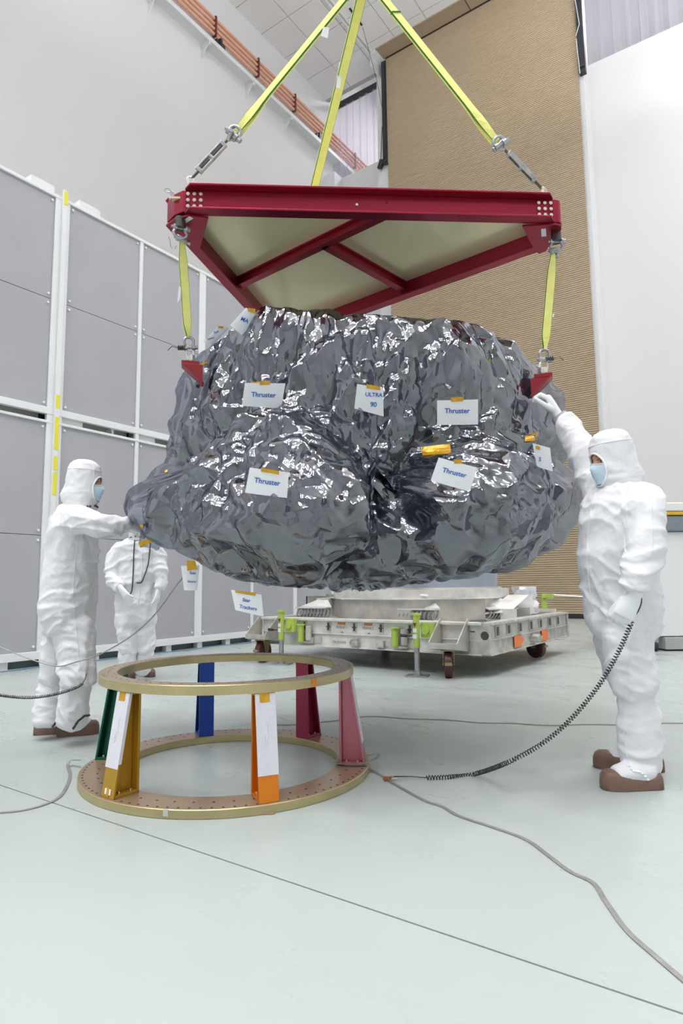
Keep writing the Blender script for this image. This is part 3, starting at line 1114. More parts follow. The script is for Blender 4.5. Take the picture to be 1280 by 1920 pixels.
# adapter ring and stub visible under the film
M['alu'] = mat('brushed_aluminium', (0.62, 0.62, 0.61), 0.42, metal=0.7, noise_amt=0.10, noise_scale=5, stretch=(1, 1, 12), rvar=.1)
M['aluold'] = mat('scuffed_aluminium', (0.54, 0.52, 0.48), 0.5, metal=0.5, noise_amt=0.22, noise_scale=6, bump=0.05)
M['steel'] = mat('galvanised_steel', (0.42, 0.43, 0.45), 0.38, metal=0.85, noise_amt=0.2, noise_scale=30)
M['nickel'] = mat('bright_steel', (0.72, 0.70, 0.66), 0.25, metal=0.95)
M['darksteel'] = mat('dark_thread', (0.10, 0.095, 0.09), 0.4, metal=0.8)

# red lifting brackets of the spacecraft, sticking out of the film
def bracket(px, py, d, out, s=1.0):
    p = U(px, py, d)
    o = out.normalized()
    sd = ZV.cross(o)
    mb = MB()
    mb.box(p-ZV*.012, (.13*s, .10*s, .024), Matrix((o, sd, ZV)).transposed())
    for k in (-1, 1):
        mb.prism([p+o*.06*s-ZV*.024+sd*.038*k, p-o*.09*s-ZV*.024+sd*.038*k, p-o*.09*s-ZV*.16*s+sd*.038*k], sd*.012)
    mb.prism([p+o*.062*s-ZV*.024-sd*.042, p+o*.048*s-ZV*.024-sd*.042, p-o*.10*s-ZV*.165*s-sd*.042, p-o*.086*s-ZV*.165*s-sd*.042], sd*.09)
    b = mb.build('lifting_bracket', M['redpaint'], craft, bevel=.002, label='red painted lifting bracket')
    e = MB().cyl(p, p+ZV*.03, .022, n=14)
    e.build('lifting_stud', M['nickel'], b, smooth=True)
    return p+ZV*.02
LB = bracket(357, 680, 3.82, -RH-FH*.25, .8)
RBk = bracket(1018, 703, 3.80, RH-FH*.35, .8)
BB = PL(-.55, 5.45, 2.3)
MB().box(BB-ZV*.1, (.12, .3, .2), Matrix.Rotation(YAW, 3, 'Z')).build('lifting_bracket', M['redpaint'], craft)

# ================================================================== RED SPREADER FRAME
ZS, ZH = 3.08, 0.155
def line_x(a, b, c, d):
    (x1, y1), (x2, y2), (x3, y3), (x4, y4) = [(p.x, p.y) for p in (a, b, c, d)]
    dd = (x1-x2)*(y3-y4)-(y1-y2)*(x3-x4)
    u, v = x1*y2-y1*x2, x3*y4-y3*x4
    return Vector(((u*(x3-x4)-(x1-x2)*v)/dd, (u*(y3-y4)-(y1-y2)*v)/dd, ZS))
f1, f2 = FL(343, 390, ZS), FL(1045, 407, ZS)
l1, l2 = FL(309.5, 418.5, ZS), FL(458.8, 579, ZS)
r1, r2 = FL(1003.7, 474.4, ZS), FL(697.8, 584.4, ZS)
VA, VB, VC = line_x(f1, f2, l1, l2), line_x(f1, f2, r1, r2), line_x(l1, l2, r1, r2)
VM = (VA+VB+VC)/3
sp = thing('spreader_frame', 'dark red triangular lifting spreader frame with cream infill plates hung by yellow slings', 'lifting frame', (VM.x, VM.y, ZS))
def channel(name, p, q, chamfer=True):
    """channel section, flanges outwards, along p-q (outer edge)"""
    d = (q-p).normalized()
    n = ZV.cross(d)
    if n.dot(VM-p) < 0:
        n = -n
    mb = MB()
    c = .035 if chamfer else 0
    for z in (0, ZH-.012):
        mb.prism([p+d*c+ZV*z, q-d*c+ZV*z, q+n*.05+ZV*z, q+n*.075+ZV*z, p+n*.075+ZV*z, p+n*.05+ZV*z], ZV*.012)
    mb.prism([p+n*.055+ZV*.012, q+n*.055+ZV*.012, q+n*.068+ZV*.012, p+n*.068+ZV*.012], ZV*(ZH-.024))
    return mb.build(name, M['anod'], sp, bevel=.003), d, n
M['anod'] = mat('red_anodised', (0.33, 0.028, 0.055), 0.3, metal=0.85, spec=0.5, noise_amt=0.1, noise_scale=3, stretch=(1, 1, 20), rvar=.06)
M['cream'] = mat('cream_infill', (0.74, 0.68, 0.43), 0.22, metal=0.25, spec=0.5, noise_amt=0.05, noise_scale=1.5)
fb, dF, nF = channel('front_beam', f1, f2)
lb_, dL, nL = channel('side_beam', l1+(l2-l1).normalized()*.03, VC-(l2-l1).normalized()*.08)
rb_, dRr, nR = channel('side_beam', r1-(r2-r1).normalized()*.10, VC-(r2-r1).normalized()*.08)
# corner blocks
def corner(name, pts, holes=True):
    return MB().prism(pts, ZV*ZH).build(name, M['anod'], sp, bevel=.004)
wl_ = f1+nF*.055
wr_ = f2+nF*.055
left_pts = [wl_+dF*.02, wl_-dF*.012, FL(324, 402, ZS)+nF*.03, l1+dL*.02, l1+dL*.02+nL*.055, l1+dL*.30+nL*.068, wl_+dF*.02+nF*.10]
MB().prism([p+ZV*.012 for p in left_pts], ZV*(ZH-.024)).build('corner_block', M['anod'], sp, bevel=.004)
cen = wr_+nF*.055+dF*.012
arc = [cen+dF*.055*math.sin(a)-nF*.055*math.cos(a) for a in [R(15*k) for k in range(0, 13)]]
MB().prism([p+ZV*.004 for p in [wr_-dF*.03]+arc+[r1+nR*.05-dRr*.05, wr_-dF*.03+nF*.12]], ZV*(ZH-.012)).build('corner_block', M['anod'], sp, bevel=.004)
MB().prism([VC+dL*(-.22)+nL*.0, VC-dRr*(.22), VC-dRr*.05-dL*.0, VC-dL*.05], ZV*ZH).build('corner_block', M['anod'], sp)
# gusset plates under the corners
ga = [l1+dL*.01, l1+dL*.16, l1+dL*.30+nL*.07, wl_+dF*.13+nF*.02, wl_+dF*.02, FL(326, 408, ZS)]
MB().prism([p-ZV*.014 for p in ga], ZV*.013).build('gusset_plate', M['anod'], sp, bevel=.002)
gb = [wr_-dF*.18+nF*.03, r1-dRr*.02+nR*.07, r1-dRr*.02, r1-dRr*.07, arc[9], arc[6], arc[3], arc[0]]
MB().prism([p-ZV*.014 for p in gb], ZV*.013).build('gusset_plate', M['anod'], sp, bevel=.002)
# infill plates lie on the beams; cross members under them
def ins(p, n, k):
    return p+n*k
za = ZV*.085
inner = [line_x(f1+nF*.068, f2+nF*.068, l1+nL*.068, l2+nL*.068), line_x(f1+nF*.068, f2+nF*.068, r1+nR*.068, r2+nR*.068), line_x(l1+nL*.068, l2+nL*.068, r1+nR*.068, r2+nR*.068)]
PI_ = [p.copy() for p in inner]
zc = ZS+.10
def lev_(p):
    return Vector((p.x, p.y, zc))
def flat(px, py):
    p = FL(px, py, zc)
    return p
c1, c2 = flat(447, 522), flat(690, 402)
e1, e2 = flat(612, 447), flat(752, 527)
c1, c2 = lev_(line_x(c1, c2, l1+nL*.069, l2+nL*.069)), lev_(line_x(c1, c2, f1+nF*.069, f2+nF*.069))
e1, e2 = lev_(line_x(e1, e2, c1, c2)), lev_(line_x(e1, e2, r1+nR*.069, r2+nR*.069))
def cross(p, q):
    d = (q-p).normalized()
    n = ZV.cross(d)
    mb = MB()
    for z in (-.07, -.008):
        mb.prism([p-n*.028+ZV*z, q-n*.028+ZV*z, q+n*.028+ZV*z, p+n*.028+ZV*z], ZV*.008)
    mb.prism([p-n*.005-ZV*.062, q-n*.005-ZV*.062, q+n*.005-ZV*.062, p+n*.005-ZV*.062], ZV*.054)
    return mb.build('cross_member', M['anod'], sp, bevel=.002)
cross(c1, c2)
cross(e1, e2)
def lev(p, z):
    return Vector((p.x, p.y, z))
I0, I1, I2 = [lev(p, zc) for p in PI_]
MB().prism([I0, lev(c2, zc), lev(c1, zc)], ZV*.012).build('infill_plate', M['cream'], sp, label='cream coloured infill plate')
MB().prism([lev(c1, zc), lev(e1, zc), lev(e2, zc), I2], ZV*.012).build('infill_plate', M['cream'], sp, label='cream coloured infill plate')
ka, kb = lev(f2+nF*.068-dF*.03, zc), lev(r1+nR*.068, zc)
MB().prism([lev(c2, zc), ka, kb, lev(e2, zc), lev(e1, zc)], ZV*.012).build('infill_plate', M['cream'], sp, label='cream coloured infill plate')
# bolts: three by three at each end of the front beam
for s_, base in ((1, wl_), (-1, wr_)):
    for i in range(3):
        for k in range(3):
            p = base+dF*s_*(.018+.036*i)+ZV*(.04+.037*k)
            b = MB().cyl(p-nF*.014, p+nF*.002, .0105, n=10).cyl(p-nF*.016, p-nF*.0135, .006, n=6)
            b.build('socket_bolt', M['nickel'], sp, smooth=True)
MB().cyl(wl_+dF*.98+ZV*.075-nF*.012, wl_+dF*.98+ZV*.075, .008, n=10).build('socket_bolt', M['nickel'], sp)
t_ = FL(344, 421, ZS-.02)
M['tagwhite'] = mat('white_label', (0.75, 0.76, 0.80), 0.5)
M['lilac'] = mat('lilac_label', (0.62, 0.55, 0.75), 0.5)
MB().prism([FL(346, 412, ZS-.016), FL(355, 406, ZS-.016), FL(362, 410, ZS-.016), FL(348, 419, ZS-.016)], ZV*.002).build('label_plate', M['tagwhite'], sp, label='small white label')
MB().prism([FL(1014, 430, ZS-.016), FL(1023, 429, ZS-.016), FL(1024, 443, ZS-.016), FL(1015, 444, ZS-.016)], ZV*.002).build('label_plate', M['tagwhite'], sp, label='small white label')
# lilac tag hung on an eye bolt at the left end
g0 = U(320, 372, 3.79)
MB().box(g0-ZV*.02, (.012, .004, .10), Matrix.Rotation(YAW+.9, 3, 'Z')).box(g0+RH*.006-ZV*.02, (.03, .003, .105), Matrix.Rotation(YAW+.9, 3, 'Z')).build('hanging_tag', M['lilac'], sp, label='narrow lilac hanging tag')
ey = MB()
e0 = U(314, 357, 3.78)
ey.tube([e0+RH*.016*math.cos(a)+ZV*.012*math.sin(a)+FH*.004*math.cos(a) for a in [k*math.pi/6 for k in range(12)]], .0028, 6, closed=True)
ey.tube([e0+RH*.016, U(326, 362, 3.80)], .003, 6)
ey.build('eye_bolt', M['steel'], sp, smooth=True)
MB().prism([U(310, 376, 3.80), U(316, 370, 3.80), U(316, 382, 3.80)], FH*.02).build('corner_tip', M['anod'], sp)

# ================================================================== RIGGING
def shackle(bow, pin, h, w, r, wdir, label, group='galvanised shackles on the slings'):
    """bow shackle: bow end at one point, pin at the other; wdir: direction of the pin"""
    ax = (bow-pin).normalized()
    wd = (wdir - ax*wdir.dot(ax)).normalized()
    root = thing('shackle', label, 'shackle', tuple(pin), group)
    L = (bow-pin).length
    pts = [pin+wd*w*.5]
    pts += [pin+wd*w*.56+ax*L*.35]
    for k in range(0, 13):
        a = math.pi*k/12
        pts.append(pin+ax*(L-w*.62+w*.62*math.sin(a))+wd*w*.64*math.cos(a))
    pts += [pin-wd*w*.56+ax*L*.35, pin-wd*w*.5]
    b = MB().tube(catmull(pts, 3), r, 8)
    for s_ in (-1, 1):
        b.cyl(pin+wd*s_*(w*.5-r*1.1), pin+wd*s_*(w*.5+r*1.1), r*1.9, n=12)
    b.build('bow', M['steel'], root, smooth=True)
    p = MB().cyl(pin-wd*(w*.5+r*2.6), pin+wd*(w*.5+r*2), r*.95, n=10)
    p.cyl(pin+wd*(w*.5+r*1.4), pin+wd*(w*.5+r*3.2), r*1.6, n=6)
    p.build('pin', M['steel'], root, smooth=True)
    return root

def web_mat(name, col):
    return mat(name, col, 0.75, spec=0.2, bump=0.25, bump_scale=260, noise_amt=0.06, noise_scale=20)
M['web'] = web_mat('yellow_webbing', (0.84, 0.82, 0.27))
M['webedge'] = web_mat('green_webbing_edge', (0.06, 0.22, 0.05))
def ribbon(mb, pts, widths, wdirs, t=.009):
    rings = []
    N = len(pts)
    for i, p in enumerate(pts):
        d = (pts[min(i+1, N-1)]-pts[max(i-1, 0)]).normalized()
        wd = wdirs[i] - d*wdirs[i].dot(d)
        wd.normalize()
        n = d.cross(wd)
        w_ = widths[i]
        fr = [-.5, -.465, .465, .5]
        rings.append([p+wd*w_*a+n*t*.5 for a in fr]+[p+wd*w_*a-n*t*.5 for a in fr[::-1]])
    n8 = 8
    o = len(mb.v)
    vs = [q for r_ in rings for q in r_]
    mb.v += [tuple(q) for q in vs]
    for i in range(N-1):
        for k in range(n8):
            l = (k+1) % n8
            mb.f.append((o+i*n8+k, o+i*n8+l, o+(i+1)*n8+l, o+(i+1)*n8+k))
            mb.mi.append(0 if k in (1, 5) else 1)
    mb.f.append(tuple(o+k for k in range(7, -1, -1)))
    mb.mi.append(0)
    mb.f.append(tuple(o+(N-1)*n8+k for k in range(8)))
    mb.mi.append(0)
def sling(name, a, b, w0, wd, label, group, twist=0.0, eye_a=.02, eye_b=.02, grow=.28, two=None):
    """flat webbing sling from a (narrow eye) to b"""
    root = thing(name, label, 'sling', tuple((a+b)/2), group)
    L = (b-a).length
    pts, ws, dr_ = [], [], []
    ax = (b-a).normalized()
    wd = (wd-ax*wd.dot(ax)).normalized()
    nn = ax.cross(wd)
    N = 22
    for i in range(N+1):
        t = i/N
        pts.append(a+(b-a)*t)
        e = min(1, t*L/grow)
        f = min(1, (1-t)*L/max(eye_b, .001)) if eye_b > .05 else 1
        e = e*e*(3-2*e)
        ws.append(w0*(.45+.55*e)*(.5+.5*f))
        q = twist*(1-e)
        dr_.append(wd*math.cos(q)+nn*math.sin(q))
    mb = MB()
    ribbon(mb, pts, ws, dr_)
    mb.build('webbing', [M['web'], M['webedge']], root)
    # second ply behind, as the eye loops round the bow
    mb = MB()
    off = [nn*(.010+.016*max(0, 1-i/5)) for i in range(N+1)]
    ribbon(mb, [p+o for p, o in zip(pts, off)], [w_*.98 for w_ in ws], dr_, .007)
    mb.build('webbing_loop', [M['web'], M['web']], root)
    return root, pts, wd, nn

HOOK = U(683, -38, 4.0)
LTOP, RTOP, BTOP = U(443, 246, 3.80), U(932, 264, 3.84), None
TBL, TBR = U(356, 338, 3.80), U(1019, 357, 3.86)
grp = 'yellow lifting slings'
s1, p1, w1, n1 = sling('lifting_sling', LTOP, HOOK-RH*.03, .074, CR+CU, 'upper yellow sling running up left to the hook from the left turnbuckle', grp, twist=.9)
s2, p2, w2, n2 = sling('lifting_sling', RTOP, HOOK+RH*.03, .074, CR-CU, 'upper yellow sling running up to the hook from the right turnbuckle', grp, twist=-.9)
BB2 = lev(VC*.92+VM*.08, ZS+.22)
BTOP = U(590, 355, 5.05)
s3, p3, w3, n3 = sling('lifting_sling', BB2+(HOOK-BB2)*.18, HOOK+FH*.05, .066, RH*.75+FH*.65, 'middle yellow sling rising behind the red beam to the hook', grp)
M['hookmetal'] = M['blackmetal']
hk = thing('crane_hook', 'steel crane hook above the yellow slings', 'hook', tuple(HOOK+ZV*.02))
MB().tube([HOOK+RH*.09*math.cos(a)+ZV*(.07+.09*math.sin(a)) for a in [R(x) for x in range(150, 420, 15)]], [.035]*18, 10).build('hook', M['steel'], hk, smooth=True)
MB().cyl(HOOK+ZV*.16, HOOK+ZV*.5, .05).box(HOOK+ZV*.7, (.4, .3, .45)).build('hook_block', M['yellowtape'], hk)
MB().cyl(HOOK+ZV*.9-RH*.1, Vector(((HOOK-RH*.1).x, (HOOK-RH*.1).y, 19.1)), .012, n=6).cyl(HOOK+ZV*.9+RH*.1, Vector(((HOOK+RH*.1).x, (HOOK+RH*.1).y, 19.1)), .012, n=6).build('hoist_rope', M['steel'], hk)
# stitched joints and tags on the slings
def band(root, pts, i, t, w_, wd, nn, m, name, ln=.004, lift=.012):
    p = pts[i]*(1-t)+pts[i+1]*t
    ax = (pts[i+1]-pts[i]).normalized()
    return MB().box(p, (w_, lift*2, ln), Matrix((wd, nn, ax)).transposed()).build(name, m, root)
band(s1, p1, 19, .0, .078, w1, n1, M['webedge'], 'stitch_line')
band(s2, p2, 17, .3, .078, w2, n2, M['webedge'], 'stitch_line')
def tagplate(root, quad, d, text=None, ang=0, tp=None, tw=8, part='sling_tag'):
    n = -ray(*quad[0]).normalized()
    q = [U(x, y, d) for x, y in quad]
    o = MB().prism(q, n*.002).build(part, M['tagwhite'], root, label='white printed sling tag')
    if text:
        write_on(text, tp, tw, ang, q[0], n, o, M['black'], lift=.004)
    return o
tagplate(s1, [(606, 50), (617, 52), (614, 72), (601, 67)], 3.9, '16', 10, (609, 62), 8)
tagplate(s3, [(636, 116), (644, 118), (641, 140), (632, 140)], 4.35, '15', 10, (637, 131), 7)
tagplate(s3, [(633, 141), (641, 141), (637, 166), (629, 164)], 4.35)

def turnbuckle(a, b, label, face):
    """a lower eye, b upper jaw; face: direction the two side bars lie across"""
    root = thing('turnbuckle', label, 'turnbuckle', tuple((a+b)/2), 'turnbuckles above the red frame')
    ax = (b-a).normalized()
    L = (b-a).length
    wd = (face-ax*face.dot(ax)).normalized()
    n = ax.cross(wd)
    m3 = Matrix((wd, n, ax)).transposed()
    P = lambda t: a+(b-a)*t
    mb = MB()
    for s_ in (-1, 1):
        mb.box(P(.5)+wd*s_*.017, (.010, .026, L*.58), m3)
    for t in (.22, .5, .78):
        mb.box(P(t), (.044, .028, .022 if t != .5 else .016), m3)
    mb.build('body', M['steel'], root, bevel=.003)
    MB().cyl(P(.04), P(.46), .009, n=8).cyl(P(.54), P(.90), .009, n=8).build('threaded_rod', M['darksteel'], root)
    j = MB()
    for s_ in (-1, 1):
        j.tube(catmull([P(.88), P(.93)+n*s_*.018, P(1.0)+n*s_*.022], 4), [.010]*9, 8)
    j.cyl(P(1.0)-n*.042, P(1.0)+n*.042, .011, n=10)
    j.tube([P(1.0)+n*.05+wd*.013*math.cos(q)+ax*.013*math.sin(q) for q in [k*math.pi/5 for k in range(10)]], .004, 6, closed=True)
    j.build('jaw', M['steel'], root, smooth=True)
    MB().tube([P(.0)+wd*.018*math.cos(q)+ax*.020*math.sin(q) for q in [k*math.pi/6 for k in range(12)]], .007, 8, closed=True).build('eye', M['nickel'], root, smooth=True)
    return root
turnbuckle(TBL, U(436, 252, 3.80), 'turnbuckle above the left end of the red front beam', CR+CU)
turnbuckle(TBR, U(936, 270, 3.84), 'turnbuckle above the right end of the red front beam, against the tan door', CF)
turnbuckle(BB2, BB2+(HOOK-BB2)*.17, 'turnbuckle at the hidden rear corner of the red frame', CR)
shackle(U(447, 240, 3.80), U(436, 252, 3.80), .08, .055, .011, CR-CU*.8, 'shackle joining left turnbuckle to the upper left sling')
shackle(U(930, 258, 3.84), U(938, 272, 3.84), .08, .055, .011, CR+CU*.8, 'shackle joining right turnbuckle to the upper right sling')
for t in (TBL, TBR):
    q = MB().cyl(Vector((t.x, t.y, ZS+ZH-.005)), t, .02, n=12)
    q.build('lifting_lug', M['nickel'], sp, smooth=True)

# lower slings: frame corner to the spacecraft brackets
CL, CRt = FL(338, 412, ZS-.01), FL(1042, 438, ZS-.01)
for c_ in (CL, CRt):
    MB().cyl(c_+ZV*.01, c_-ZV*.045, .030, n=18).cyl(c_-ZV*.045, c_-ZV*.055, .034, n=18).build('swivel_lug', M['darksteel'], sp, smooth=True)
def lower(c_, top, bot, stud, side, name_side, wd):
    d = (top-CP).dot(CF)
    mid = c_-ZV*.115
    shackle(mid, c_-ZV*.05, .08, .058, .0085, wd, 'shackle under the %s corner of the red frame' % name_side)
    shackle(mid+ZV*.012, top+ZV*.0-ZV*.0, .08, .05, .0085, wd+FH*.8, 'shackle at the head of the short %s sling' % name_side)
    s, p, w_, n_ = sling('short_sling', bot, top, .050, wd, 'short yellow sling on the %s between red frame and wrapped spacecraft' % name_side, grp, twist=.4, grow=.1, eye_b=.12)
    j = bot-(bot-stud)*.45
    shackle(bot+ZV*.005, j, .08, .045, .0085, wd, 'shackle at the foot of the short %s sling' % name_side)
    # hoist ring on the bracket
    hr = thing('hoist_ring', 'bright steel hoist ring on the %s red lifting bracket' % name_side, 'hoist ring', tuple(stud))
    q = [stud+wd*.02, stud+wd*.022+(j-stud)*.6, stud+(j-stud)*1.08+wd*.012, stud+(j-stud)*1.08-wd*.012, stud-wd*.022+(j-stud)*.6, stud-wd*.02]
    MB().tube(catmull(q, 4), .0075, 8).build('bail', M['nickel'], hr, smooth=True)
    MB().cyl(stud-ZV*.01, stud+ZV*.022, .026, n=14).build('base', M['nickel'], hr, smooth=True)
    return s, p, w_, n_
wdL = (RH*.9+FH*.45)
s4, p4, w4, n4 = lower(CL, U(341, 450, 3.76), U(353, 634, 3.80), LB, -1, 'left', wdL)
s5, p5, w5, n5 = lower(CRt, U(1037, 474, 3.84), U(1021, 657, 3.82), RBk, 1, 'right', RH)
lower(lev(VC*.88+VM*.12, ZS), lev(VC*.88+VM*.12, ZS-.2), BB+ZV*.16, BB+ZV*.02, 0, 'rear', RH)
tagplate(s4, [(335, 536), (340, 540), (337, 562), (332, 568)], 3.77)
tagplate(s5, [(1036, 588), (1039, 588), (1038, 594), (1035, 594)], 3.79)
for (x, y, dd, lab) in ((346, 652, 3.80, 'left'), (1025, 672, 3.82, 'right')):
    q = MB()
    sg = -1 if lab == 'left' else 1
    pa_ = U(x, y, dd-.02)
    for k in range(4):
        q.tube([pa_+RH*(sg*.012*k)+ZV*.012*math.cos(a)+FH*.012*math.sin(a) for a in [i*math.pi/4 for i in range(8)]], .0045, 5, closed=True)
    q.tube([pa_+RH*sg*.045, pa_+RH*sg*.075+ZV*.01, pa_+RH*sg*.10-ZV*.015], .0025, 5)
    tag(q.build('safety_lashing', M['darksteel'], smooth=True), 'grey lashing knotted round the foot of the %s short sling' % lab, 'lashing')
tag(MB().tube(catmull([U(316, 444, 3.8), U(319, 452, 3.8), U(320, 462, 3.8), U(326, 467, 3.8), U(331, 460, 3.79)], 5), .0022, 5).build('lanyard_wire', M['steel'], smooth=True), 'thin bent wire hanging beside the left corner of the red frame', 'wire')

# ================================================================== RING STAND
RC = Vector((-2.553, 2.559, 0))
M['gold'] = mat('gold_conversion_coat', (0.46, 0.39, 0.205), 0.33, metal=0.55, noise_amt=0.12, noise_scale=7, rvar=.08)
M['bronze'] = mat('tan_ring_face', (0.42, 0.30, 0.20), 0.3, metal=0.5, noise_amt=0.08, noise_scale=5, rvar=.06)
rs = thing('ring_stand', 'brass coloured two-ring stand on six coloured tapered legs on the floor', 'stand', tuple(RC))
def lathe_ring(name, r0, r1, z0, z1):
    n = 128
    prof = [(r0, z0), (r1, z0), (r1, z1-.003), (r1-.003, z1), (r0+.003, z1), (r0, z1-.003)]
    rings = [[Vector((RC.x+r*math.cos(2*math.pi*k/n), RC.y+r*math.sin(2*math.pi*k/n), z)) for k in range(n)] for r, z in prof]
    mb = MB()
    vs = [p for q in rings for p in q]
    fs = []
    mi = []
    for i in range(6):
        j = (i+1) % 6
        for k in range(n):
            l = (k+1) % n
            fs.append((i*n+k, i*n+l, j*n+l, j*n+k))
            mi.append(1 if i in (3,) else 0)
    mb.add(vs, fs)
    mb.mi = mi
    return mb.build(name, [M['gold'], M['bronze']], rs, smooth=True, angle=25)
base = lathe_ring('base_ring', .588, .759, .002, .040)
top = lathe_ring('top_ring', .583, .677, .496, .540)
def polar(r, a, z):
    return RC + Vector((r*math.cos(a), r*math.sin(a), z))
holes = MB()
for k in range(96):
    a = 2*math.pi*(k+.5)/96
    for r in (.735,) if k % 2 else (.735, .665):
        p = polar(r, a, .0395)
        holes.cyl(p, p+ZV*.0013, .0058, n=8)
holes.build('bolt_holes', M['black'], base, kind='stuff')
holes = MB()
for k in range(72):
    a = 2*math.pi*k/72
    for r in (.60, .655) if k % 6 in (0, 1) else (.628,):
        p = polar(r, a, .5395)
        holes.cyl(p, p+ZV*.0012, .0045, n=8)
holes.build('bolt_holes', M['black'], top, kind='stuff')
COL = {'orange': (0.66, 0.20, 0.012), 'pink': (0.46, 0.16, 0.21), 'red': (0.30, 0.035, 0.075), 'blue': (0.012, 0.05, 0.30), 'green': (0.008, 0.10, 0.062), 'gold': (0.46, 0.27, 0.025)}
def leg(col, deg):
    m = mat(col+'_anodised_leg', COL[col], 0.32, metal=0.55, noise_amt=0.06, noise_scale=6, rvar=.06)
    a = R(deg)
    er = Vector((math.cos(a), math.sin(a), 0))
    et = Vector((-math.sin(a), math.cos(a), 0))
    def P(r, t, z):
        return RC + er*r + et*t + ZV*z
    z0, z1 = .040, .496
    hw = .046
    def rad_out(z):
        return .742 + (.668-.742)*(z-z0)/(z1-z0)
    def rad_in(z):
        return .605
    l_ = thing('', '', '', (0, 0, 0)) if 0 else None
    b = MB()
    # outer and inner flanges, plates top and bottom
    for f_, s_ in ((rad_out, -1), (rad_in, 1)):
        t = .012*s_
        b.loft([[P(f_(z), -hw, z), P(f_(z), hw, z), P(f_(z)+t, hw, z), P(f_(z)+t, -hw, z)] for z in (z0, z1)])
    for za, zb in ((z0, z0+.014), (z1-.014, z1)):
        b.loft([[P(rad_out(z)-.012, -hw, z), P(rad_out(z)-.012, hw, z), P(.617, hw, z), P(.617, -hw, z)] for z in (za, zb)])
    # web
    b.loft([[P(rad_out(z)-.012, -.004, z), P(rad_out(z)-.012, .004, z), P(.617, .004, z), P(.617, -.004, z)] for z in (z0+.014, z1-.014)])
    o = b.build('leg', m, rs, bevel=.0025, label=col+' anodised tapered leg')
    c = MB()
    for t in (-.027, .027):
        for r in (.64, .70):
            p = P(r, t, z0+.014)
            c.cyl(p, p+ZV*.009, .0065, n=8)
    c.build('leg_bolts', M['nickel'], o, smooth=True)
    # white film taped over the outer face
    def F(u, z, d=.0):
        return P(rad_out(z)+d, u, z)
    def strip(name, u0, u1, za, zb, mm, parent, d0, d1, label=None):
        s_ = MB().loft([[F(u0, z, d0), F(u1, z, d0), F(u1, z, d1), F(u0, z, d1)] for z in (za, zb)])
        return s_.build(name, mm, parent, label=label)
    return o, F, strip, P
M['sheetgrey'] = mat('white_protective_sheet', (0.66, 0.66, 0.71), 0.4, noise_amt=0.05, noise_scale=40, bump=0.1, bump_scale=90)
for col, deg in (('orange', -31.5), ('pink', 28.5), ('red', 88.5), ('blue', 148.5), ('green', -151.5), ('gold', -91.5)):
    o, F, strip, P = leg(col, deg)
    if col in ('orange', 'gold', 'pink'):
        zb = {'orange': .150, 'gold': .165, 'pink': .15}[col]
        w_ = strip('protective_sheet', -.047, .047, zb, .492, M['sheetgrey'], o, .0006, .0022, 'white sheet taped over the outer face')
        if col != 'pink':
            strip('amber_tape', -.026, .020, .455, .4955, M['kapton'], w_, .0024, .0036)
            # small slot and crease marks pressed into the sheet
            strip('number_tag', -.004, .004, .300, .335, M['tagwhite'], w_, .0024, .0034)
            q = MB()
            for (u, z) in ((-.012, .30), (-.010, .27), (-.014, .285)):
                q.tube([F(u, z, .0028), F(u+.010, z+.022, .0030), F(u+.018, z+.055, .0028), F(u+.012, z+.085, .0028)], .0012, 5)
            q.build('crease', M['sheetgrey'], w_, smooth=True)
        # side lip of the sheet
        MB().loft([[P(.742+(.668-.742)*(z-.04)/.456-.014, .0468, z), P(.742+(.668-.742)*(z-.04)/.456+.0015, .0468, z), P(.742+(.668-.742)*(z-.04)/.456+.0015, .0482, z), P(.742+(.668-.742)*(z-.04)/.456-.014, .0482, z)] for z in (zb+.02, .49)]).build('sheet_lip', M['sheetgrey'], w_)
    if col == 'gold':
        w_ = strip('paper_tag', -.022, .022, .055, .080, M['tagwhite'], o, .0006, .0016)
        strip('amber_tape', -.008, .010, .046, .088, M['kapton'], w_, .0017, .0027)
# orange tape on the top ring, silver tape on the base ring
def ring_patch(a0, a1, r, z0, z1, m, name, par):
    n = 6
    MB().loft([[polar(r+.0006, a0+(a1-a0)*k/n, z0) for k in range(n+1)]+[polar(r+.0018, a0+(a1-a0)*k/n, z0) for k in range(n, -1, -1)],
               [polar(r+.0006, a0+(a1-a0)*k/n, z1) for k in range(n+1)]+[polar(r+.0018, a0+(a1-a0)*k/n, z1) for k in range(n, -1, -1)]]).build(name, m, par)
M['orangetape'] = mat('orange_tape', (0.66, 0.22, 0.01), 0.3, noise_amt=.3, noise_scale=60)
ring_patch(R(-11.0), R(-8.2), .677, .500, .536, M['orangetape'], 'orange_tape', top)
ring_patch(R(-66.2), R(-64.4), .759, .012, .040, M['nickel'], 'silver_tape', base)
# small feet under the base ring
for (x, y, w_) in ((492, 1527, .05), (181, 1505, .016)):
    f_ = FL(x, y, 0)
    MB().box(f_+ZV*.0045+FH*.012, (w_*2, .045, .007), Matrix.Rotation(YAW+.12, 3, 'Z')).build('foot_plate', M['bronze'], rs, bevel=.001)

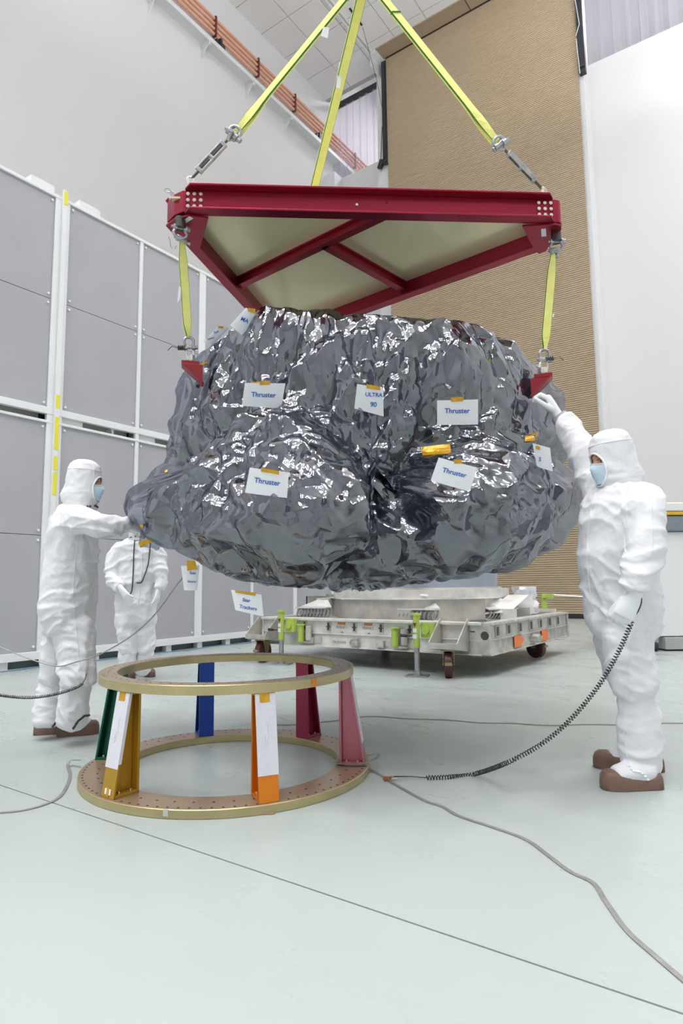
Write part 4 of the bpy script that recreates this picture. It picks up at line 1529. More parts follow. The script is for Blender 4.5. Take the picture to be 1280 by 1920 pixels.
# ================================================================== GROUND STRAPS AND CORDS
M['braid'] = mat('flat_grey_braid', (0.33, 0.32, 0.30), 0.4, metal=0.4, bump=0.3, bump_scale=300, noise_amt=.15, noise_scale=30)
M['copperclip'] = mat('copper_clip', (0.55, 0.22, 0.09), 0.25, metal=0.9)
def strap(name, pts, w_, label, m=None, t=.0016, n=6, up=None):
    p = catmull(pts, n)
    mb = MB()
    rings = []
    for i, q in enumerate(p):
        d = (p[min(i+1, len(p)-1)]-p[max(i-1, 0)]).normalized()
        u = up or ZV
        s_ = d.cross(u).normalized()
        k = s_.cross(d).normalized()
        rings.append([q+s_*w_/2, q-s_*w_/2, q-s_*w_/2+k*t, q+s_*w_/2+k*t])
    mb.loft(rings)
    return tag(mb.build(name, m or M['braid'], None, smooth=True, angle=60), label, 'strap')
E3 = lambda x, y, z=.002: FL(x, y, z)
strap('ground_strap', [E3(690, 1440, .012), E3(712, 1452), E3(726, 1462), E3(760, 1482), E3(800, 1503), E3(828, 1512), E3(860, 1530), E3(920, 1550), E3(985, 1574), E3(1030, 1606), E3(1068, 1634), E3(1112, 1656), E3(1135, 1690), E3(1175, 1745), E3(1225, 1790), E3(1295, 1850)], .017,
      'flat grey grounding strap snaking from the ring stand to the lower right corner')
strap('ground_strap', [E3(500, 1356), E3(540, 1359), E3(620, 1352), E3(690, 1343), E3(760, 1347), E3(840, 1350), E3(900, 1355), E3(960, 1356), E3(1030, 1360), E3(1100, 1358), E3(1180, 1359), E3(1240, 1356), E3(1300, 1356)], .024,
      'flat grey grounding strap lying across the floor behind the ring stand')
strap('ground_strap', [E3(0, 1524), E3(40, 1520), E3(80, 1510), E3(112, 1494), E3(128, 1468), E3(131, 1450), E3(127, 1436, .012), E3(133, 1426, .03), E3(150, 1426, .042)], .017,
      'flat grey grounding strap curving from the left side of the ring stand to the left')
# the strap wound round the foot of the pink leg
wr = []
ap = R(28.5)
er, et = Vector((math.cos(ap), math.sin(ap), 0)), Vector((-math.sin(ap), math.cos(ap), 0))
for (r, t, z) in ((.595, .052, .062), (.592, -.045, .058), (.61, -.060, .052), (.70, -.060, .050), (.757, -.04, .058), (.80, .0, .07), (.80, .055, .075), (.76, .063, .066), (.70, .060, .055), (.64, .060, .050), (.592, .048, .050), (.588, -.03, .047), (.66, -.064, .046), (.765, -.05, .046)):
    wr.append(RC+er*r+et*t+ZV*z)
o = strap('strap_loop', wr, .018, 'grey braided strap wound round the foot of the pink leg', t=.0016, n=6, up=None)
# cable drooping from the spacecraft past the two technicians at the left
cb = [U(343, 1082, 3.5), U(325, 1105, 3.52), U(300, 1140, 3.54), U(275, 1168, 3.56), U(245, 1193, 3.58), U(210, 1215, 3.6), U(180, 1230, 3.62), U(140, 1242, 3.64), U(108, 1249, 3.66), U(60, 1237, 3.7), U(0, 1213, 3.75), U(-60, 1185, 3.8)]
tag(MB().tube(catmull(cb, 6), .0038, 6).build('hanging_cable', M['braid'], smooth=True), 'grey cable drooping from the spacecraft across the left technician', 'cable')
def coil(name, pts, r, turns, label, wire=.0027, lead0=0.0, lead1=0.0):
    p = catmull(pts, 24)
    L = [0]
    for a, b in zip(p[:-1], p[1:]):
        L.append(L[-1]+(b-a).length)
    T = L[-1]
    out = []
    n = turns*9
    i = 0
    ref = Vector((.3, .2, 1)).normalized()
    for k in range(n+1):
        s_ = T*k/n
        while i < len(L)-2 and L[i+1] < s_:
            i += 1
        f = (s_-L[i])/max(1e-9, L[i+1]-L[i])
        q = p[i]*(1-f)+p[i+1]*f
        d = (p[i+1]-p[i]).normalized()
        ref = (ref-d*ref.dot(d)).normalized()
        b = d.cross(ref)
        a = 2*math.pi*turns*k/n
        e = 1.0
        if s_ < lead0 or s_ > T-lead1:
            e = .05
        out.append(q+(ref*math.cos(a)+b*math.sin(a))*r*e)
    return tag(MB().tube(out, wire, 4).build(name, M['black'], smooth=True), label, 'cord')
# cord of the right technician: wrist -> loop -> clip on the strap
coil('coiled_cord', [U(1202, 1118, 2.93), U(1202, 1130, 2.92), U(1196, 1146, 2.91), U(1186, 1162, 2.91), U(1160, 1220, 2.93), U(1122, 1285, 2.96), U(1070, 1348, 2.98), U(1015, 1395, 2.98), U(950, 1430, 2.96), FL(890, 1451, .012), FL(840, 1457, .010), FL(800, 1458, .010), FL(770, 1456, .008), FL(738, 1456, .012)], .0098, 125,
     'black coiled wrist cord from the right technician down to the floor clip', lead0=.13, lead1=.17)
cl = thing('cord_clip', 'small copper clip joining the coiled cord to the floor strap', 'clip', tuple(FL(726, 1460, 0)))
q0 = FL(726, 1460, .012)
MB().box(q0, (.045, .012, .008), Matrix.Rotation(YAW+.5, 3, 'Z')).box(q0+ZV*.008+RH*.01, (.04, .010, .006), Matrix.Rotation(YAW+.2, 3, 'Z')).cyl(q0-RH*.012-FH*.006, q0-RH*.012+FH*.008, .010, n=8).build('jaws', M['copperclip'], cl, bevel=.001)
MB().cyl(q0+RH*.02, q0+RH*.05+FH*.004, .004, n=8).build('ferrule', M['nickel'], cl)

# ================================================================== TRANSPORT DOLLY
CX0, CX1, CY0, CY1 = -5.72, -2.595, 6.34, 9.15
dl = thing('transport_dolly', 'low scuffed aluminium transport dolly with green jacks behind the ring stand', 'dolly', ((CX0+CX1)/2, (CY0+CY1)/2, 0))
M['lime'] = mat('lime_green_paint', (0.42, 0.56, 0.10), 0.4, noise_amt=.08, noise_scale=10)
M['signal'] = mat('orange_paint', (0.80, 0.20, 0.045), 0.5)
M['wheelred'] = mat('dark_red_tyre', (0.085, 0.02, 0.022), 0.45)
M['alucast'] = mat('stained_aluminium', (0.56, 0.545, 0.51), 0.45, metal=0.35, noise_amt=0.30, noise_scale=9, rvar=.1)
M['alulight'] = mat('milled_aluminium', (0.70, 0.69, 0.655), 0.42, metal=0.25, noise_amt=0.20, noise_scale=7, rvar=.08)
def frame_side(name, x0, x1, y0, y1):
    mb = MB().bx(x0, x1, y0, y1, .225, .545)
    along_x = abs(x1-x0) > abs(y1-y0)
    if along_x:
        mb.bx(x0, x1, y0-.045, y1+.04, .535, .562).bx(x0, x1, y0-.02, y1, .375, .385).bx(x0, x1, y0-.03, y1, .222, .236)
    else:
        mb.bx(x0-.04, x1+.03, y0, y1, .535, .562).bx(x0, x1+.02, y0, y1, .375, .385).bx(x0, x1+.02, y0, y1, .222, .236)
    return mb.build(name, M['alulight'] if along_x else M['alucast'], dl, bevel=.003)
fs = frame_side('side_frame', CX0, CX1-.08, CY0, CY0+.08)
fs2 = frame_side('side_frame', CX1-.08, CX1, CY0, CY1)
frame_side('side_frame', CX0, CX1-.08, CY1-.08, CY1)
frame_side('side_frame', CX0, CX0+.08, CY0+.08, CY1-.08)
MB().bx(CX0+.08, CX1-.08, CY0+.08, CY1-.08, .47, .50).build('deck_plate', M['aluold'], dl)
MB().bx(CX1-.20, CX1+.012, CY0-.02, CY0+.10, .232, .54).build('corner_plate', M['alucast'], dl, bevel=.002)
MB().bx(CX1-.02, CX1+.02, CY1-.05, CY1+.01, .24, .56).build('corner_plate', M['alucast'], dl, bevel=.002)
# lashing slots
for x in (-4.65, -4.27, -3.90, -3.52, -2.77, -5.02):
    s_ = MB().bx(x-.028, x+.028, CY0-.012, CY0+.002, .415, .525).build('lashing_slot', M['alucast'], dl)
    MB().bx(x-.015, x+.015, CY0-.014, CY0-.010, .425, .515).bx(x-.028, x+.028, CY0-.022, CY0-.012, .462, .475).build('slot_opening', M['darksteel'], s_)
for y in (6.55, 6.88, 7.25, 7.62, 7.98, 8.35, 8.7):
    s_ = MB().bx(CX1-.002, CX1+.012, y-.055, y+.055, .41, .52).build('lashing_slot', M['aluold'], dl)
    MB().bx(CX1+.010, CX1+.014, y-.036, y+.036, .42, .51).build('slot_opening', M['darksteel'], s_)
# stencils and labels on the front
def face_text(txt, x, z, w_, m, y=CY0-.004, parent=None):
    v, f, tw = text_mesh(txt, .0)
    k = w_/tw
    return MB().add([(x+a*k, y, z+b*k) for a, b in v], f).build('lettering', m, parent or fs)
M['stencil'] = mat('faded_stencil', (0.20, 0.21, 0.22), 0.6)
for x, t in ((-4.46, 'PURGE 1'), (-4.08, 'PURGE 2')):
    face_text(t, x, .465, .145, M['stencil'])
    MB().bx(x-.055, x+.055, CY0-.005, CY0, .492, .522).build('orange_label', M['orangetape'], fs)
    MB().bx(x-.02, x+.01, CY0-.005, CY0, .402, .408).prism([(x+.008, CY0-.005, .396), (x+.008, CY0-.005, .414), (x+.028, CY0-.005, .405)], (0, .005, 0)).build('arrow_mark', M['stencil'], fs)
face_text('TIE DOWN', -4.50, .285, .20, M['stencil'])
face_text('TIEDOWN', -3.56, .252, .16, M['stencil'])
for x in (-4.92, -3.90):
    MB().bx(x-.05, x+.05, CY0-.05, CY0, .255, .33).bx(x+.05, x+.16, CY0-.012, CY0, .262, .34).build('cleat', M['alucast'], dl, bevel=.003)
def dshackle(x, z):
    p = Vector((x, CY0-.03, z))
    mb = MB().tube(catmull([p+Vector((.045, 0, .035)), p+Vector((-.03, 0, .04)), p+Vector((-.07, 0, 0)), p+Vector((-.03, 0, -.04)), p+Vector((.045, 0, -.035))], 5), .009, 8)
    mb.cyl(p+Vector((.045, 0, -.06)), p+Vector((.045, 0, .06)), .011)
    mb.build('tie_down_shackle', M['steel'], dl, smooth=True)
dshackle(-4.25, .285)
# lime green posts on the front
for x in (-5.03, -3.68):
    h_ = MB().cyl((x, CY0-.07, .275), (x, CY0-.07, .475), .042, n=18).cyl((x, CY0-.07, .475), (x, CY0-.07, .49), .055, n=18)
    h_.build('green_post', M['lime'], dl, smooth=True)
    MB().cyl((x+.11, CY0-.06, .30), (x+.11, CY0-.06, .47), .038, n=14).bx(x-.06, x+.14, CY0-.06, CY0, .26, .28).build('post_bracket', M['alucast'], dl, smooth=True)
# jacks
def jack(x, y, top=.64):
    j = MB().cyl((x, y, .30), (x, y, top), .036, n=16).box((x, y, top+.01), (.09, .08, .022)).box((x+.10, y+.07, .48), (.13, .06, .16))
    j.cyl((x+.09, y+.02, .48), (x+.09, y+.08, .48), .045, n=14)
    o = j.build('jack_stand', M['lime'], dl, smooth=True, angle=30, label='lime green jack')
    MB().cyl((x, y, .01), (x, y, .32), .029, n=14).build('jack_tube', M['steel'], o, smooth=True)
    MB().box((x, y, .007), (.24, .17, .012), Matrix.Rotation(.3, 3, 'Z')).cyl((x, y, .01), (x, y, .045), .045, n=14).build('jack_foot', M['steel'], o, bevel=.002)
    MB().bx(x-.022, x+.022, y-.038, y-.034, .46, .50).bx(x-.022, x+.022, y-.038, y-.034, .395, .44).build('warning_label', M['tagwhite'], o)
    MB().prism([(x-.022, y-.040, .56), (x+.022, y-.040, .56), (x, y-.040, .515)], (0, .003, 0)).build('warning_triangle', M['darkred'], o)
    MB().tube([(x-.03, y-.05, .42), (x-.16, y-.06, .425)], .008, 8).cyl((x-.09, y-.055, .422), (x-.16, y-.06, .426), .016, n=10).build('crank_handle', M['black'], o, smooth=True)
    return o
jack(-5.24, 6.14)
jack(-3.31, 6.09)
# rear jack head with its lever, above the far corner
MB().cyl((-2.93, 9.25, .3), (-2.93, 9.25, .80), .04).box((-2.86, 9.22, .78), (.16, .08, .06)).build('jack_stand', M['lime'], dl, bevel=.003)
MB().tube([(-2.80, 9.22, .795), (-2.30, 9.2, .765)], .012, 8).cyl((-2.36, 9.2, .768), (-2.29, 9.2, .764), .02, n=10).build('jack_lever', M['nickel'], dl, smooth=True)
MB().bx(-3.2, -2.7, 9.0, 9.05, .56, .60).build('jack_tray', M['alulight'], dl)
# swivel castors in their brackets
def castor(x, y, brk=True, face=-1, rot=.5):
    if brk:
        for s_ in (-.16, .16):
            MB().prism([(x+s_-.006, CY0-.005, .26), (x+s_-.006, CY0-.005, .60), (x+s_-.006, CY0-.03, .60), (x+s_-.006, CY0-.30, .365), (x+s_-.006, CY0-.30, .30)], (.012, 0, 0)).build('castor_bracket', M['aluold'], dl)
        MB().bx(x-.16, x+.16, CY0-.30, CY0, .302, .315).bx(x-.17, x+.17, CY0-.31, CY0-.295, .30, .36).build('castor_plate', M['alucast'], dl, bevel=.002)
        yy = y
    w_ = MB()
    ax = Vector((math.cos(rot), math.sin(rot), 0))
    c = Vector((x, y, .137))
    w_.tube([c-ax*.042, c-ax*.040, c-ax*.034, c+ax*.034, c+ax*.040, c+ax*.042], [.10, .122, .135, .135, .122, .10], 28)
    o = w_.build('wheel', M['wheelred'], dl, smooth=True, label='dark red castor wheel')
    MB().cyl(c-ax*.048, c+ax*.048, .062, n=16).build('hub', M['darksteel'], o, smooth=True)
    k = MB()
    fw = ax.cross(ZV)
    for s_ in (-1, 1):
        k.prism([c+ax*s_*.056-fw*.03-ZV*.01, c+ax*s_*.056+fw*.03-ZV*.01, c+ax*s_*.056+fw*.075+ZV*.14, c+ax*s_*.056-fw*.075+ZV*.14], ax*.007)
    k.box(c+ZV*.145, (.15, .14, .012), Matrix((ax, -fw, ZV)).transposed()).cyl(c+ZV*.14, c+ZV*.16, .055, n=16)
    k.cyl(c-ax*.062, c+ax*.062, .014, n=8)
    k.build('fork', M['kaptonmetal'], o)
    MB().box(c+fw*.12+ZV*.02, (.07, .09, .03), Matrix((ax, -fw, ZV)).transposed()).build('brake_pedal', M['kaptonmetal'], o)
M['kaptonmetal'] = mat('yellow_zinc_steel', (0.38, 0.33, 0.18), 0.4, metal=0.6, noise_amt=.25, noise_scale=15)
castor(-2.98, 6.16, rot=.45)
castor(-5.58, 6.18, rot=.1)
castor(-2.78, 8.35, brk=False, rot=1.2)
castor(-2.78, 9.0, brk=False, rot=1.0) if 0 else None
castor(-5.4, 8.9, brk=False, rot=.3)
# orange flags on the right side
for y0, y1, arrow in ((7.02, 7.30, True), (7.98, 8.22, False)):
    pts = [(CX1+.014, y0, .25), (CX1+.014, y1-(.06 if arrow else 0), .25)] + ([(CX1+.014, y1-.06, .27), (CX1+.014, y1+.03, .32), (CX1+.014, y1-.06, .36)] if arrow else []) + [(CX1+.014, y1-(.06 if arrow else 0), .385), (CX1+.014, y0, .385)]
    MB().prism(pts, (.006, 0, 0)).build('orange_plate', M['signal'], dl)
MB().cyl((CX1, 7.66, .31), (CX1+.10, 7.66, .31), .05, n=14).box((CX1+.05, 7.66, .31), (.1, .16, .05)).build('towing_eye', M['alucast'], dl, smooth=True)
MB().cyl((CX1-.04, CY0-.022, .43), (CX1-.04, CY0-.018, .43), .045, n=18).build('recess_hole', M['darksteel'], dl)
# octagonal inner frame on wire rope isolators
OX, OY = -4.16, 7.78
def octw(name, r, z0, z1, t, m, k0=0, n=8):
    for k in range(n):
        a0, a1 = 2*math.pi*(k+.5+k0)/n, 2*math.pi*(k+1.5+k0)/n
        p = [Vector((OX+q*math.cos(a), OY+q*math.sin(a), z0)) for q, a in ((r, a0), (r, a1), (r-t, a1), (r-t, a0))]
        MB().prism(p, ZV*(z1-z0)).build(name, m, dl, bevel=.002)
octw('inner_frame_wall', 1.22, .54, .79, .02, M['aluold'])
octw('inner_frame_flange', 1.27, .785, .80, .20, M['alulight'])
MB().bx(-5.72, -5.36, 7.25, 7.27, .5, .83).bx(-5.72, -5.70, 7.25, 8.4, .5, .83).bx(-5.72, -5.36, 7.2, 7.27, .815, .83).build('end_box', M['aluold'], dl)
MB().bx(-5.34, -5.28, 7.0, 7.4, .52, .79).build('end_post', M['frame'], dl)
def isolator(x, y, rz, tilt=0.0):
    m3 = Matrix.Rotation(rz, 3, 'Z') @ Matrix.Rotation(tilt, 3, 'X')
    c = Vector((x, y, .60))
    def T(p):
        return c + m3 @ Vector(p)
    b = MB()
    for z in (-.055, .075):
        b.box(T((0, 0, z)), (.50, .10 if z < 0 else .14, .016), m3)
    b.prism([T((-.25, .06, .08)), T((.25, .06, .08)), T((.12, .16, .16)), T((-.06, .16, .16))], ZV*.012)
    o = b.build('isolator_plate', M['alulight'], dl)
    for i in range(9):
        xx = -.22+.055*i
        MB().tube([T((xx+.02*math.sin(a), .065*math.cos(a), .008+.062*math.sin(a))) for a in [k*math.pi/6 for k in range(12)]], .011, 6, closed=True).build('wire_rope_coil', M['steel'], o, smooth=True)
isolator(-5.18, 6.72, 0)
isolator(-3.62, 6.72, 0)
isolator(-2.95, 7.55, 1.2, .25)
isolator(-5.3, 8.6, 1.57)
MB().prism([(-3.05, 7.3, .60), (-2.80, 7.5, .62), (-2.72, 7.9, .80), (-2.95, 7.8, .80)], (.02, .02, .02)).bx(-2.90, -2.70, 7.45, 7.47, .52, .66).bx(-2.90, -2.70, 7.95, 7.97, .52, .66).build('gusset', M['alulight'], dl)
MB().tube(catmull([(-4.05, 6.75, .62), (-4.03, 6.75, .74), (-3.90, 6.75, .83), (-3.72, 6.75, .845), (-3.5, 6.75, .83)], 6), .012, 8).build('white_hose', M['frame'], dl, smooth=True)
MB().box((-3.86, 6.74, .72), (.06, .01, .09)).build('amber_label', M['kapton'], dl)
# adapter: flange ring and blue grey skirt
def cring(name, r0, r1, z0, z1, m):
    n = 96
    prof = [(r0, z0), (r1, z0), (r1, z1), (r0, z1)]
    mb = MB()
    vs = [Vector((OX+r*math.cos(2*math.pi*k/n), OY+r*math.sin(2*math.pi*k/n), z)) for r, z in prof for k in range(n)]
    mb.add(vs, [(i*n+k, i*n+(k+1) % n, ((i+1) % 4)*n+(k+1) % n, ((i+1) % 4)*n+k) for i in range(4) for k in range(n)])
    return mb.build(name, m, dl, smooth=True, angle=30)
M['skirt'] = mat('blue_grey_skirt', (0.36, 0.39, 0.46), 0.3, metal=0.6, noise_amt=.06, noise_scale=3, rvar=.1)
cring('adapter_flange', .95, 1.18, .80, .90, M['alulight'])
cring('adapter_lip', .93, 1.10, .90, .925, M['nickel'])
cring('adapter_skirt', .94, 1.04, .925, 1.16, M['skirt'])
MB().box((OX+.92, OY-.66, .86), (.08, .05, .05)).build('orange_block', M['signal'], dl)
# crumpled clear bag on the far corner
bag = MB()
rg = random.Random(4)
c_ = Vector((-2.98, 8.55, .56))
rings = []
for i in range(9):
    t = i/8
    rr = .19*(1-.25*t)
    rings.append([c_+Vector(((rr+rg.uniform(-.03, .03))*math.cos(k*math.pi/9), (rr*.6+rg.uniform(-.03, .03))*math.sin(k*math.pi/9), t*.36+rg.uniform(-.012, .012)*(0 < i < 8))) for k in range(18)])
bag.loft(rings)
M['bag'] = mat('white_plastic_bag', (0.72, 0.72, 0.76), 0.15, spec=0.6)
tag(bag.build('plastic_bag', M['bag'], smooth=True), 'crumpled white plastic bag on the far corner of the dolly', 'bag')

# ================================================================== WHITE CONTAINER AT THE RIGHT EDGE
wc = thing('wheeled_container', 'white wheeled container with grey tray and gold film top at the right edge', 'container', tuple(FL(1290, 1222, 0)))
k0 = FL(1216, 1222, 0)
kx, ky, = k0.x, k0.y
def yz_box(name, a0, a1, b0, b1, z0, z1, m, bevel=.01, par=None):
    mb = MB()
    c = k0+RH*((a0+a1)/2)+FH*((b0+b1)/2)
    mb.box((c.x, c.y, (z0+z1)/2), (a1-a0, b1-b0, z1-z0), Matrix.Rotation(YAW+.03, 3, 'Z'))
    return mb.build(name, m, par or wc, bevel=bevel)
M['greytray'] = mat('grey_tray', (0.22, 0.25, 0.29), 0.5, noise_amt=.1, noise_scale=3)
M['greybase'] = mat('grey_base', (0.42, 0.42, 0.43), 0.4, noise_amt=.1, noise_scale=3)
M['goldfilm'] = mat('gold_film', (0.75, 0.48, 0.06), 0.2, metal=0.7, bump=0.7, bump_scale=30)
yz_box('cabinet', .02, 1.9, .1, 1.3, .20, 1.67, M['wall'])
yz_box('base_frame', .24, 1.9, .06, 1.3, .02, .19, M['greybase'])
yz_box('tray', .02, 1.95, .05, 1.3, 1.675, 1.90, M['greytray'], .02)
yz_box('gold_edge', .0, 1.95, .03, 1.3, 1.905, 1.955, M['goldfilm'], .012)
yz_box('white_lid', .0, 1.95, .03, 1.3, 1.96, 2.09, M['frame'], .02)
yz_box('gold_top', .30, 1.95, .3, 1.3, 2.095, 2.13, M['goldfilm'], .02)
for a in (.10, 1.7):
    c = k0+RH*a+FH*.05
    o = MB().tube([c+RH*(-.03)+ZV*.075, c+RH*.03+ZV*.075], .074, 20).build('castor', M['black'], wc, smooth=True)
    MB().cyl(c-RH*.04+ZV*.075, c+RH*.04+ZV*.075, .045, n=14).box(c+ZV*.15, (.09, .1, .05), Matrix.Rotation(YAW, 3, 'Z')).build('castor_hub', M['steel'], o, smooth=True)

# ================================================================== TECHNICIANS IN WHITE COVERALLS
M['suit'] = mat('white_coverall_fabric', (0.77, 0.77, 0.805), 0.75, spec=0.25, noise_amt=0.02, noise_scale=14, bump=0.10, bump_scale=120)
M['hood'] = mat('white_hood_fabric', (0.77, 0.77, 0.80), 0.75, spec=0.25, bump=0.10, bump_scale=120)
M['glove'] = mat('white_latex', (0.80, 0.81, 0.83), 0.5, spec=0.35)
M['knit'] = mat('grey_knit_cuff', (0.42, 0.41, 0.45), 0.8, bump=0.3, bump_scale=200)
M['skin'] = mat('skin', (0.50, 0.25, 0.17), 0.5, noise_amt=0.06, noise_scale=30)
M['hair'] = mat('dark_brow', (0.05, 0.025, 0.018), 0.6)
M['maskblue'] = mat('pale_blue_mask', (0.56, 0.70, 0.81), 0.7, spec=0.2, bump=0.15, bump_scale=160)
M['galosh'] = mat('brown_rubber_sole', (0.17, 0.10, 0.072), 0.55, noise_amt=0.1, noise_scale=10)
M['rim'] = mat('white_hem', (0.85, 0.85, 0.87), 0.7)

def ell(c, ax, side, ra, rb, n=22):
    """ellipse ring round c, across axis ax; ra along side, rb along the other direction"""
    ax = ax.normalized()
    s_ = (side-ax*side.dot(ax)).normalized()
    t = ax.cross(s_)
    return [c+s_*ra*math.cos(2*math.pi*k/n)+t*rb*math.sin(2*math.pi*k/n) for k in range(n)]
def limb(mb, pts, side):
    """pts: (centre, ra, rb)"""
    P = [p[0] for p in pts]
    rings = []
    for i, (c, ra, rb) in enumerate(pts):
        ax = P[min(i+1, len(P)-1)]-P[max(i-1, 0)]
        rings.append(ell(c, ax, side, ra, rb))
    # rounded ends
    a0 = (P[0]-P[1]).normalized()
    a1 = (P[-1]-P[-2]).normalized()
    rings = [ell(P[0]+a0*pts[0][2]*.35, P[1]-P[0], side, pts[0][1]*.6, pts[0][2]*.6)] + rings + [ell(P[-1]+a1*pts[-1][2]*.2, P[-1]-P[-2], side, pts[-1][1]*.75, pts[-1][2]*.75)]
    mb.loft(rings)
def fuse(mb, voxel, smooth=4):
    """one continuous skin round all the lofts"""
    me = bpy.data.meshes.new('tmp')
    me.from_pydata(mb.v, [], mb.f)
    bm = bmesh.new()
    bm.from_mesh(me)
    bmesh.ops.recalc_face_normals(bm, faces=bm.faces)
    bm.to_mesh(me)
    bm.free()
    ob = bpy.data.objects.new('tmp', me)
    C.objects.link(ob)
    md = ob.modifiers.new('r', 'REMESH')
    md.mode = 'VOXEL'
    md.voxel_size = voxel
    sm = ob.modifiers.new('s', 'SMOOTH')
    sm.factor = .5
    sm.iterations = smooth
    bpy.context.view_layer.update()
    out = bpy.data.meshes.new_from_object(ob.evaluated_get(bpy.context.evaluated_depsgraph_get()))
    bpy.data.objects.remove(ob)
    bpy.data.meshes.remove(me)
    return out
def ridged(p):
    return 1-abs(noise.noise(p))*2
def folds(me, amp, seed, knots=(), zlo=None):
    """cloth folds: long drapes plus tight creases round the given joints (point, reach, amplitude)"""
    me.update()
    n = len(me.vertices)
    co = [v.co.copy() for v in me.vertices]
    no = [v.normal.copy() for v in me.vertices]
    off = Vector((seed*3.1, seed*1.7, seed*2.3))
    for i in range(n):
        p = co[i]
        q = Vector((p.x*7, p.y*7, p.z*2.6))+off
        wv = noise.noise(p*3+off)
        w2 = noise.noise(p*7-off)
        # long drapes, then sharp-edged creases running two ways across the cloth
        d = amp*(ridged(q+Vector((wv, wv*.5, wv*.8)))-.45)
        u = Vector((p.x*2.6+p.z*4, p.y*2.6-p.z*3.4, p.z*5.5))+off*1.3
        v = Vector((p.x*3.2-p.z*6, p.y*3.2+p.z*5, p.z*2.6))-off*.7
        a1 = max(0, ridged(u+Vector((wv*1.5, w2*.4, wv))))
        a2 = max(0, ridged(v+Vector((w2*.5, wv*1.4, wv*.5))))
        d += amp*1.15*(a1**3-.2)+amp*.9*(a2**3-.2)
        d += amp*.2*(max(0, ridged(p*24+Vector((wv*3, w2*2, wv*2))))**2-.3)
        for k, reach, ka in knots:
            r = (p-k).length/reach
            if r < 1:
                e = (1-r)**1.0
                d += ka*e*(ridged(Vector((p.x*6, p.y*6, p.z*17))+off+Vector((wv*2, wv, wv*2)))-.4)
        me.vertices[i].co = p+no[i]*d
    me.update()
def finish(me, name, m, parent, label=None):
    me.name = name
    me.materials.clear()
    me.materials.append(m)
    me.polygons.foreach_set('use_smooth', [True]*len(me.polygons))
    o = bpy.data.objects.new(name, me)
    C.objects.link(o)
    put_under(o, parent)
    if label:
        o['label'] = label
    return o
def tree_of(me):
    return BVHTree.FromPolygons([tuple(v.co) for v in me.vertices], [tuple(p.vertices) for p in me.polygons])
def seam(me, path, parent, name='seam', r=.0022, m=None, flat=False):
    """stitched seam lying on the cloth through the points seen at these pixels"""
    t = tree_of(me)
    P = []
    for a, b in zip(path[:-1], path[1:]):
        for k in range(8):
            h = t.ray_cast(CP, ray(a[0]+(b[0]-a[0])*k/8, a[1]+(b[1]-a[1])*k/8).normalized())
            if h[0] is not None:
                P.append(h[0]+h[1]*r*.3)
    if len(P) < 3:
        return
    return MB().tube(P, r, 6).build(name, m or M['suit'], parent, smooth=True)

def hand(wrist, d, n, size, curl, thumb_out, parent, spread=.05, a_sign=1, name='glove', ext=.05):
    """five-fingered gloved hand; d towards the fingers, n out of the palm"""
    d = d.normalized()
    n = (n-d*n.dot(d)).normalized()
    a = d.cross(n)*a_sign
    k = size
    mb = MB()
    limb(mb, [(wrist-d*ext, .030*k, .024*k), (wrist, .030*k, .023*k), (wrist+d*.03*k, .037*k, .021*k), (wrist+d*.065*k, .043*k, .019*k), (wrist+d*.092*k, .042*k, .015*k)], a)
    for i, (u, L) in enumerate(((.031, .92), (.011, 1.03), (-.010, .97), (-.030, .78))):
        p = wrist+d*(.080-abs(u)*.12)*k+a*u*k
        dd = (d+a*u*spread*20).normalized()
        ang = 0
        pts = [(p, .0122*k, .0122*k)]
        for j, sl in enumerate((.043, .028, .022)):
            ang += curl[j] if not isinstance(curl[0], (tuple, list)) else curl[i][j]
            v = dd*math.cos(ang)+n*math.sin(ang)
            p = p+v*sl*L*k
            pts.append((p, (.0114, .0104, .0090)[j]*k, (.0114, .0104, .0090)[j]*k))
        limb(mb, pts, a)
    p = wrist+d*.022*k+a*.030*k+n*.006*k
    v = (d*(1-thumb_out)+a*thumb_out+n*.35).normalized()
    pts = [(p, .0145*k, .0135*k)]
    for j, sl in enumerate((.040, .034, .026)):
        p = p+v*sl*k
        pts.append((p, (.0125, .0112, .0092)[j]*k, (.0125, .0112, .0092)[j]*k))
        v = (v+d*.35+n*.12).normalized()
    limb(mb, pts, n)
    me = fuse(mb, .0038*k, 3)
    return finish(me, name, M['glove'], parent)

